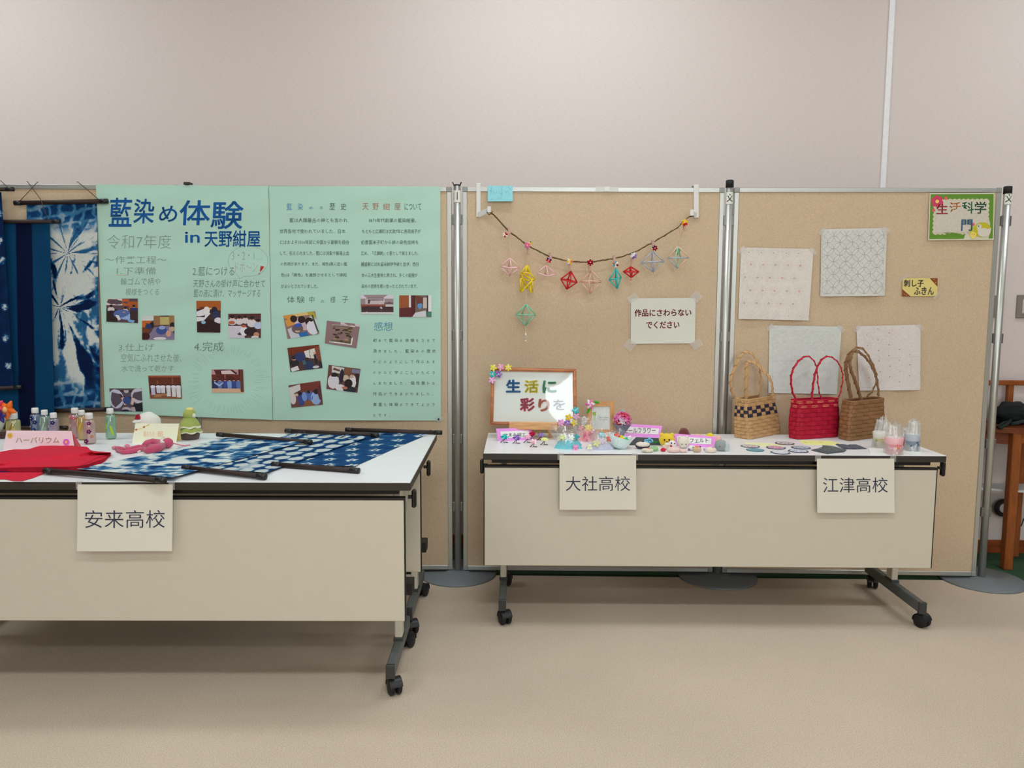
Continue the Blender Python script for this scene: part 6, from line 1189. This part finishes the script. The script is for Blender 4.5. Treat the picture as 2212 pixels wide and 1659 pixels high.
patch('round grey and navy patch, upper of the two at the right', 1730, 967.4, 20, NVY, C(120, 124, 140, 1.), C(190, 190, 200, 1.1), seed=5); patch('round white patch with dark centre, lower of the two at the right', 1724.5, 974.8, 21, NVY, C(150, 156, 176, 1.), C(210, 210, 216, 1.1), seed=6)
patch('round white patch with dashed navy rim at the table front', 1686, 978.2, 20.5, C(80, 86, 108, 1.), C(206, 206, 212, 1.1), C(212, 212, 214, 1.1), seed=7)
def flatpoly(name, label, cat, pts, col, h=.0012, mat='paper', marks=(), group=None):
    mb = MB(); q = [T(x, y, h) for x, y in pts]; mb.prism(q, (0, 0, -h+.0002), col, mat)
    for x, y, w, d, c in marks: p = T(x, y, h+.0004); k = kpx(p); mb.poly([p+Vector((w*k*math.cos(a), d*.012*math.sin(a), 0)) for a in [2*PI*i/9 for i in range(9)]], c, mat)
    return solo(mb, name, label, cat, group)
flatpoly('label_card', 'pale yellow card lying flat under the round patches', 'label', [(1608.5, 955.8), (1660, 957), (1696, 962.5), (1664, 965), (1614, 963)], C(240, 232, 180, 1.1), marks=[(1630+i*8, 958.8+i*.4, 2.6, .18, C(206, 214, 160, 1.1)) for i in range(6)], group='yellow cards lying on the right table')
flatpoly('label_card', 'pale yellow card with green marks lying before the red basket', 'label', [(1728, 950.8), (1795, 952.5), (1817, 958.5), (1803, 961.5), (1742, 960.2), (1730, 955.5)], C(244, 236, 150, 1.1), marks=[(1739, 955, 4, .3, C(120, 190, 90, 1.1)), (1752, 955.8, 3, .3, C(150, 200, 110, 1.1)), (1772, 956, 4, .3, C(130, 196, 100, 1.1)), (1786, 959, 4, .2, C(150, 200, 120, 1.1)), (1798, 957, 6, .2, C(240, 206, 140, 1.1))], group='yellow cards lying on the right table')
def coaster(label, pts, col, dots):
    mb = MB(); c = T(sum(p[0] for p in pts)/len(pts), sum(p[1] for p in pts)/len(pts)); Q = [T(x, y) for x, y in pts]; n_ = len(Q)
    def s(u, v):
        a = u*n_; i = int(a) % n_; k = a-int(a); p = Q[i]*(1-k)+Q[(i+1) % n_]*k; q = c+(p-c)*v; q.z = HR+.0015+.005*(1-v**4)+.0022*mnoise.noise((q.x*90, q.y*90, 1)); return q
    mb.grid(s, 60, 12, col, 'felt', lambda u, v: dots if (v < .7 and mnoise.noise((u*30, v*14, 3)) > .28) else mixc(col, (.3, .3, .33), .25*max(0, mnoise.noise((u*40, v*18, 9)))))
    return solo(mb, 'crochet_coaster', label, 'coaster', 'dark crocheted coasters')
coaster('dark crocheted coaster with olive green centre', [(1751, 973), (1763, 970.5), (1776, 966.5), (1777, 962.5), (1800, 964.5), (1829.6, 972.5), (1823, 977), (1800, 979.5), (1786, 981)], C(52, 58, 66, 1.), C(104, 124, 66, 1.))
coaster('plain dark slate crocheted coaster beside the wrapped candles', [(1804, 960), (1826, 962), (1851, 961), (1873.6, 970), (1850, 971), (1824, 970.7), (1812, 965)], C(54, 56, 74, 1.), C(70, 74, 92, 1.))
flatpoly('white_cloth', 'folded white cloth under the cellophane wrapped candles', 'cloth', [(1876, 968), (1900, 963), (1960, 966), (1992, 973), (1990, 980), (1930, 981.5), (1880, 978)], C(228, 228, 222, 1.12), .003, 'fabric')
def candle(label, x, yb, yt, wb, wt, cols, seed):
    b = T(x, yb, .003); k = kpx(b); h = FY(x, yt, b.y).z-b.z; t = thing('wrapped_candle', label, 'candle', b, 0, 'candles wrapped in cellophane')
    rs = random.Random(seed); mb = MB()
    mb.lathe([(0, 0), (wb*k*.95, 0), (wb*k, .002), ((wb*.4+wt*.6)*k, h*.6), (wt*k, h*.97), (wt*k*.92, h), (wt*k*.86, h*.93), (0, h*.92)], None, 'plastic', 26, Matrix.Translation(b), cols=[cols[0], cols[0], cols[0], cols[1], cols[1], cols[2], cols[2]])
    for i in range(9): a = rs.uniform(-2.9, -.3); z = rs.uniform(.15, .6); r = (wb+(wt-wb)*z)*k*1.0; mb.ball(b+Vector((r*math.cos(a), r*math.sin(a), z*h)), (.004, .002, .004), cols[3+i % (len(cols)-3)], 'plastic', 8, 6)
    part(mb, 'candle', t); mb = MB(); mb.tube([b+Vector((0, 0, h*.9)), b+Vector((.001, 0, h*1.06))], .0009, C(220, 214, 200, 1.1), 'fabric', 5); part(mb, 'wick', t)
    bz = b-Vector((0, 0, .002)); crumple(bz, wt*k*1.25, wt*k*1.2, h*1.75, seed, .55, (rs.uniform(-.012, .012), .01), 'frost', 'cellophane', t)
    mb = MB(); top = b+Vector((0, 0, h*1.55))
    for s_ in (-1, 0, 1): mb.grid(lambda u, v: top+Vector((s_*.016*u+.010*(v-.5)*(1+u), -.004+.006*math.sin(u*4+s_), .026*u*(1-.4*abs(s_)))), 8, 4, (1, 1, 1), 'frost')
    part(mb, 'cellophane_end', t); return t
candle('wrapped candle, white with olive lower half, leftmost of the four', 1901, 966, 932, 13, 16.5, [C(206, 196, 150, 1.1), C(226, 220, 208, 1.1), C(236, 232, 226, 1.1), C(150, 156, 90, 1.1), C(210, 190, 130, 1.1)], 31)
candle('wrapped candle, pale pink with orange fruit, nearest the table edge', 1929.5, 979, 944, 16, 19, [C(226, 150, 160, 1.1), C(236, 178, 182, 1.1), C(238, 214, 210, 1.1), C(226, 140, 60, 1.1), C(236, 170, 176, 1.1), C(220, 120, 130, 1.1)], 33)
candle('wrapped candle, magenta pink, squeezed between the pink and blue ones', 1956, 969, 944, 9, 10.5, [C(190, 110, 126, 1.1), C(206, 106, 136, 1.1), C(226, 190, 196, 1.1), C(186, 60, 96, 1.1), C(200, 120, 130, 1.1)], 35)
candle('wrapped candle, grey blue with green leaves, rightmost of the four', 1969.5, 973, 937, 13, 15.5, [C(128, 140, 156, 1.1), C(176, 184, 188, 1.1), C(220, 222, 218, 1.1), C(50, 110, 96, 1.1), C(80, 90, 120, 1.1)], 37)
# ---------------------------------------------------------------- behind the boards at the right
WD = C(150, 82, 34, 1.); WDD = C(118, 58, 24, 1.)
Lg = TZ(2171, 1229, -.004); zt = FY(2190, 925, Lg.y-.02).z; t = thing('wooden_desk', 'brown wooden desk with lower white shelf beyond the right post', 'desk', Lg)
y0 = Lg.y-.028; x0 = Lg.x-.02
def lgm(x, y, w=.042, z1=None):
    mb = MB(); mb.box((x-w/2, y-w/2, -.004), (x+w/2, y+w/2, (z1 or zt)-.02), WD, 'woodz', bev=.004); part(mb, 'leg', t)
lgm(Lg.x+.004, Lg.y)
mb = MB(); mb.prism([Vector((x0+.02, y0, zt-.026)), Vector((x0+1.1, y0, zt-.026)), Vector((x0+1.1, YW-.03, zt-.026)), Vector((x0-.22, YW-.03, zt-.026)), Vector((x0-.22, y0+.14, zt-.026))], (0, 0, .026), WDD, 'wood'); part(mb, 'desk_top', t)
mb = MB(); mb.box((x0+.03, y0+.02, zt-.075), (x0+1.05, y0+.036, zt-.026), WD, 'wood'); mb.prism([Vector((x0+.03, y0+.03, zt-.085)), Vector((x0-.2, y0+.155, zt-.085)), Vector((x0-.2, y0+.17, zt-.085)), Vector((x0+.03, y0+.045, zt-.085))], (0, 0, .06), WDD, 'wood'); part(mb, 'apron', t)
lgm(x0+.18, YW-.06); lgm(x0-.19, YW-.06); lgm(x0+1.02, Lg.y)
zs = FY(2195, 1062, Lg.y+.05).z; mb = MB(); mb.prism([Vector((x0+.05, y0+.06, zs)), Vector((x0+1.0, y0+.06, zs)), Vector((x0+1.0, YW-.08, zs)), Vector((x0-.2, YW-.08, zs)), Vector((x0-.2, y0+.18, zs))], (0, 0, .010), C(206, 208, 210, 1.1), 'laminate'); part(mb, 'lower_shelf', t, 'white lower shelf')
zr = FY(2190, 821.5, YW-.05).z; zr2 = FY(2190, 832, YW-.05).z; mb = MB(); mb.box((x0-.2, YW-.065, zr2), (x0+1.05, YW-.035, zr), WD, 'wood', bev=.003); part(mb, 'back_rail', t)
ux = FY(2180.5, 850, YW-.05).x
for xx in (ux, ux+.4, ux+.8):
    mb = MB(); mb.box((xx-.013, YW-.062, zt), (xx+.013, YW-.038, zr2), WD, 'woodz'); part(mb, 'back_slat', t)
# black bag on the desk
b = Vector((FY(2197, 925, Lg.y+.05).x, Lg.y+.06, zt)); t = thing('cloth_bag', 'black cloth bag slumped on the brown desk', 'bag', b)
mb = MB(); mb.ball(b+Vector((.01, .06, .042)), (.085, .075, .048), C(34, 38, 38, 1.), 'fabric', 24, 16, wob=.35, seed=3); mb.ball(b+Vector((.03, .08, .066)), (.07, .06, .040), C(48, 48, 50, 1.), 'fabric', 20, 14, wob=.3, seed=5); part(mb, 'body', t)
mb = MB(); mb.tube([FY(2184, 908, b.y-.02), FY(2176, 917, b.y-.05), FY(2160, 925, b.y-.06), FY(2155, 923, b.y-.05), FY(2166, 915, b.y-.03), FY(2180, 911, b.y-.01)], .009, C(44, 52, 50, 1.), 'fabric', 10, flat=(1, .6)); mb.tube([FY(2184, 916, b.y-.04), FY(2196, 914, b.y-.05), FY(2206, 911, b.y-.05), FY(2220, 909, b.y-.04)], .009, C(52, 60, 58, 1.), 'fabric', 10, flat=(1, .6)); part(mb, 'strap', t, 'dark grey strap')
# cable coil and wall plates
c = FY(2166, 1096, YW-.02); t = thing('cable_coil', 'black cable coil hanging on the wall under the desk', 'cable', c+Vector((0, 0, -.05))); mb = MB()
for i in range(5): mb.tube([c+Vector(((.046-.004*i)*math.cos(a), -.010-.004*(i % 3), (.042-.003*i)*math.sin(a))) for a in [2*PI*k/26 for k in range(26)]], .005, C(34, 32, 32, 1.), 'rubber', 7, closed=True)
part(mb, 'coil', t); mb = MB(); mb.tube([c+Vector((.03, -.012, -.03)), FY(2183, 1134, YW-.02), FY(2197, 1141, YW-.02), FY(2206, 1136, YW-.02), FY(2212, 1120, YW-.02)], .003, C(44, 42, 40, 1.), 'rubber', 7); part(mb, 'loose_end', t)
def plate(label, x0, y0, x1, y1, rocker=True):
    a = FY(x0, y0, YW-.008); b = FY(x1, y1, YW-.008); t = thing('wall_plate', label, 'wall plate', Vector(((a.x+b.x)/2, YW-.008, b.z)), 0, 'grey plates on the wall'); mb = MB(); mb.box((a.x, YW-.010, b.z), (b.x, YW-.0005, a.z), C(140, 132, 120, 1.), 'paint', bev=.002); part(mb, 'plate', t)
    if rocker: mb = MB(); w = (b.x-a.x); h = a.z-b.z; mb.box((a.x+w*.30, YW-.013, b.z+h*.2), (b.x-w*.3, YW-.009, a.z-h*.2), C(206, 202, 192, 1.), 'plastic', bev=.001); part(mb, 'rocker', t, 'white switch rocker')
plate('grey light switch plate on the wall at the far right', 2198.5, 637, 2232, 687); plate('grey wall plate half hidden by the rightmost post', 2140, 638, 2165.5, 686, False)
# ---------------------------------------------------------------- wall behind the camera; its unseen window is added for the framed sign's glare
mb = MB(); YF = -4.0; wx0, wx1, wz0, wz1 = .46, 2.6, 1.0, 3.2
for q in (((-7, 0), (wx0, CEIL)), ((wx1, 0), (7, CEIL)), ((wx0, 0), (wx1, wz0)), ((wx0, wz1), (wx1, CEIL))): mb.box((q[0][0], YF-.1, q[0][1]), (q[1][0], YF, q[1][1]), (1, 1, 1), 'wall')
struct(mb, 'wall_front')
mb = MB(); AW = C(180, 182, 180, 1.)
for q in (((wx0, wz0), (wx0+.05, wz1)), ((wx1-.05, wz0), (wx1, wz1)), ((wx0+.05, wz0), (wx1-.05, wz0+.05)), ((wx0+.05, wz1-.05), (wx1-.05, wz1)), (((wx0+wx1)/2-.025, wz0+.05), ((wx0+wx1)/2+.025, wz1-.05))): mb.box((q[0][0], YF-.08, q[0][1]), (q[1][0], YF-.02, q[1][1]), AW, 'alu')
struct(mb, 'glare_window')
m_, nt_, b_ = newmat('daylight'); b_.inputs['Base Color'].default_value = (0, 0, 0, 1); b_.inputs['Emission Color'].default_value = (.92, .97, 1, 1); b_.inputs['Emission Strength'].default_value = 4.5; M['sky'] = m_
mb = MB(); mb.box((wx0, YF-.12, wz0), (wx1, YF-.101, wz1), (1, 1, 1), 'sky'); struct(mb, 'sky')  # glowing pane of the added window, reflected as glare in the sign cover
bpy.data.objects.remove(_to)
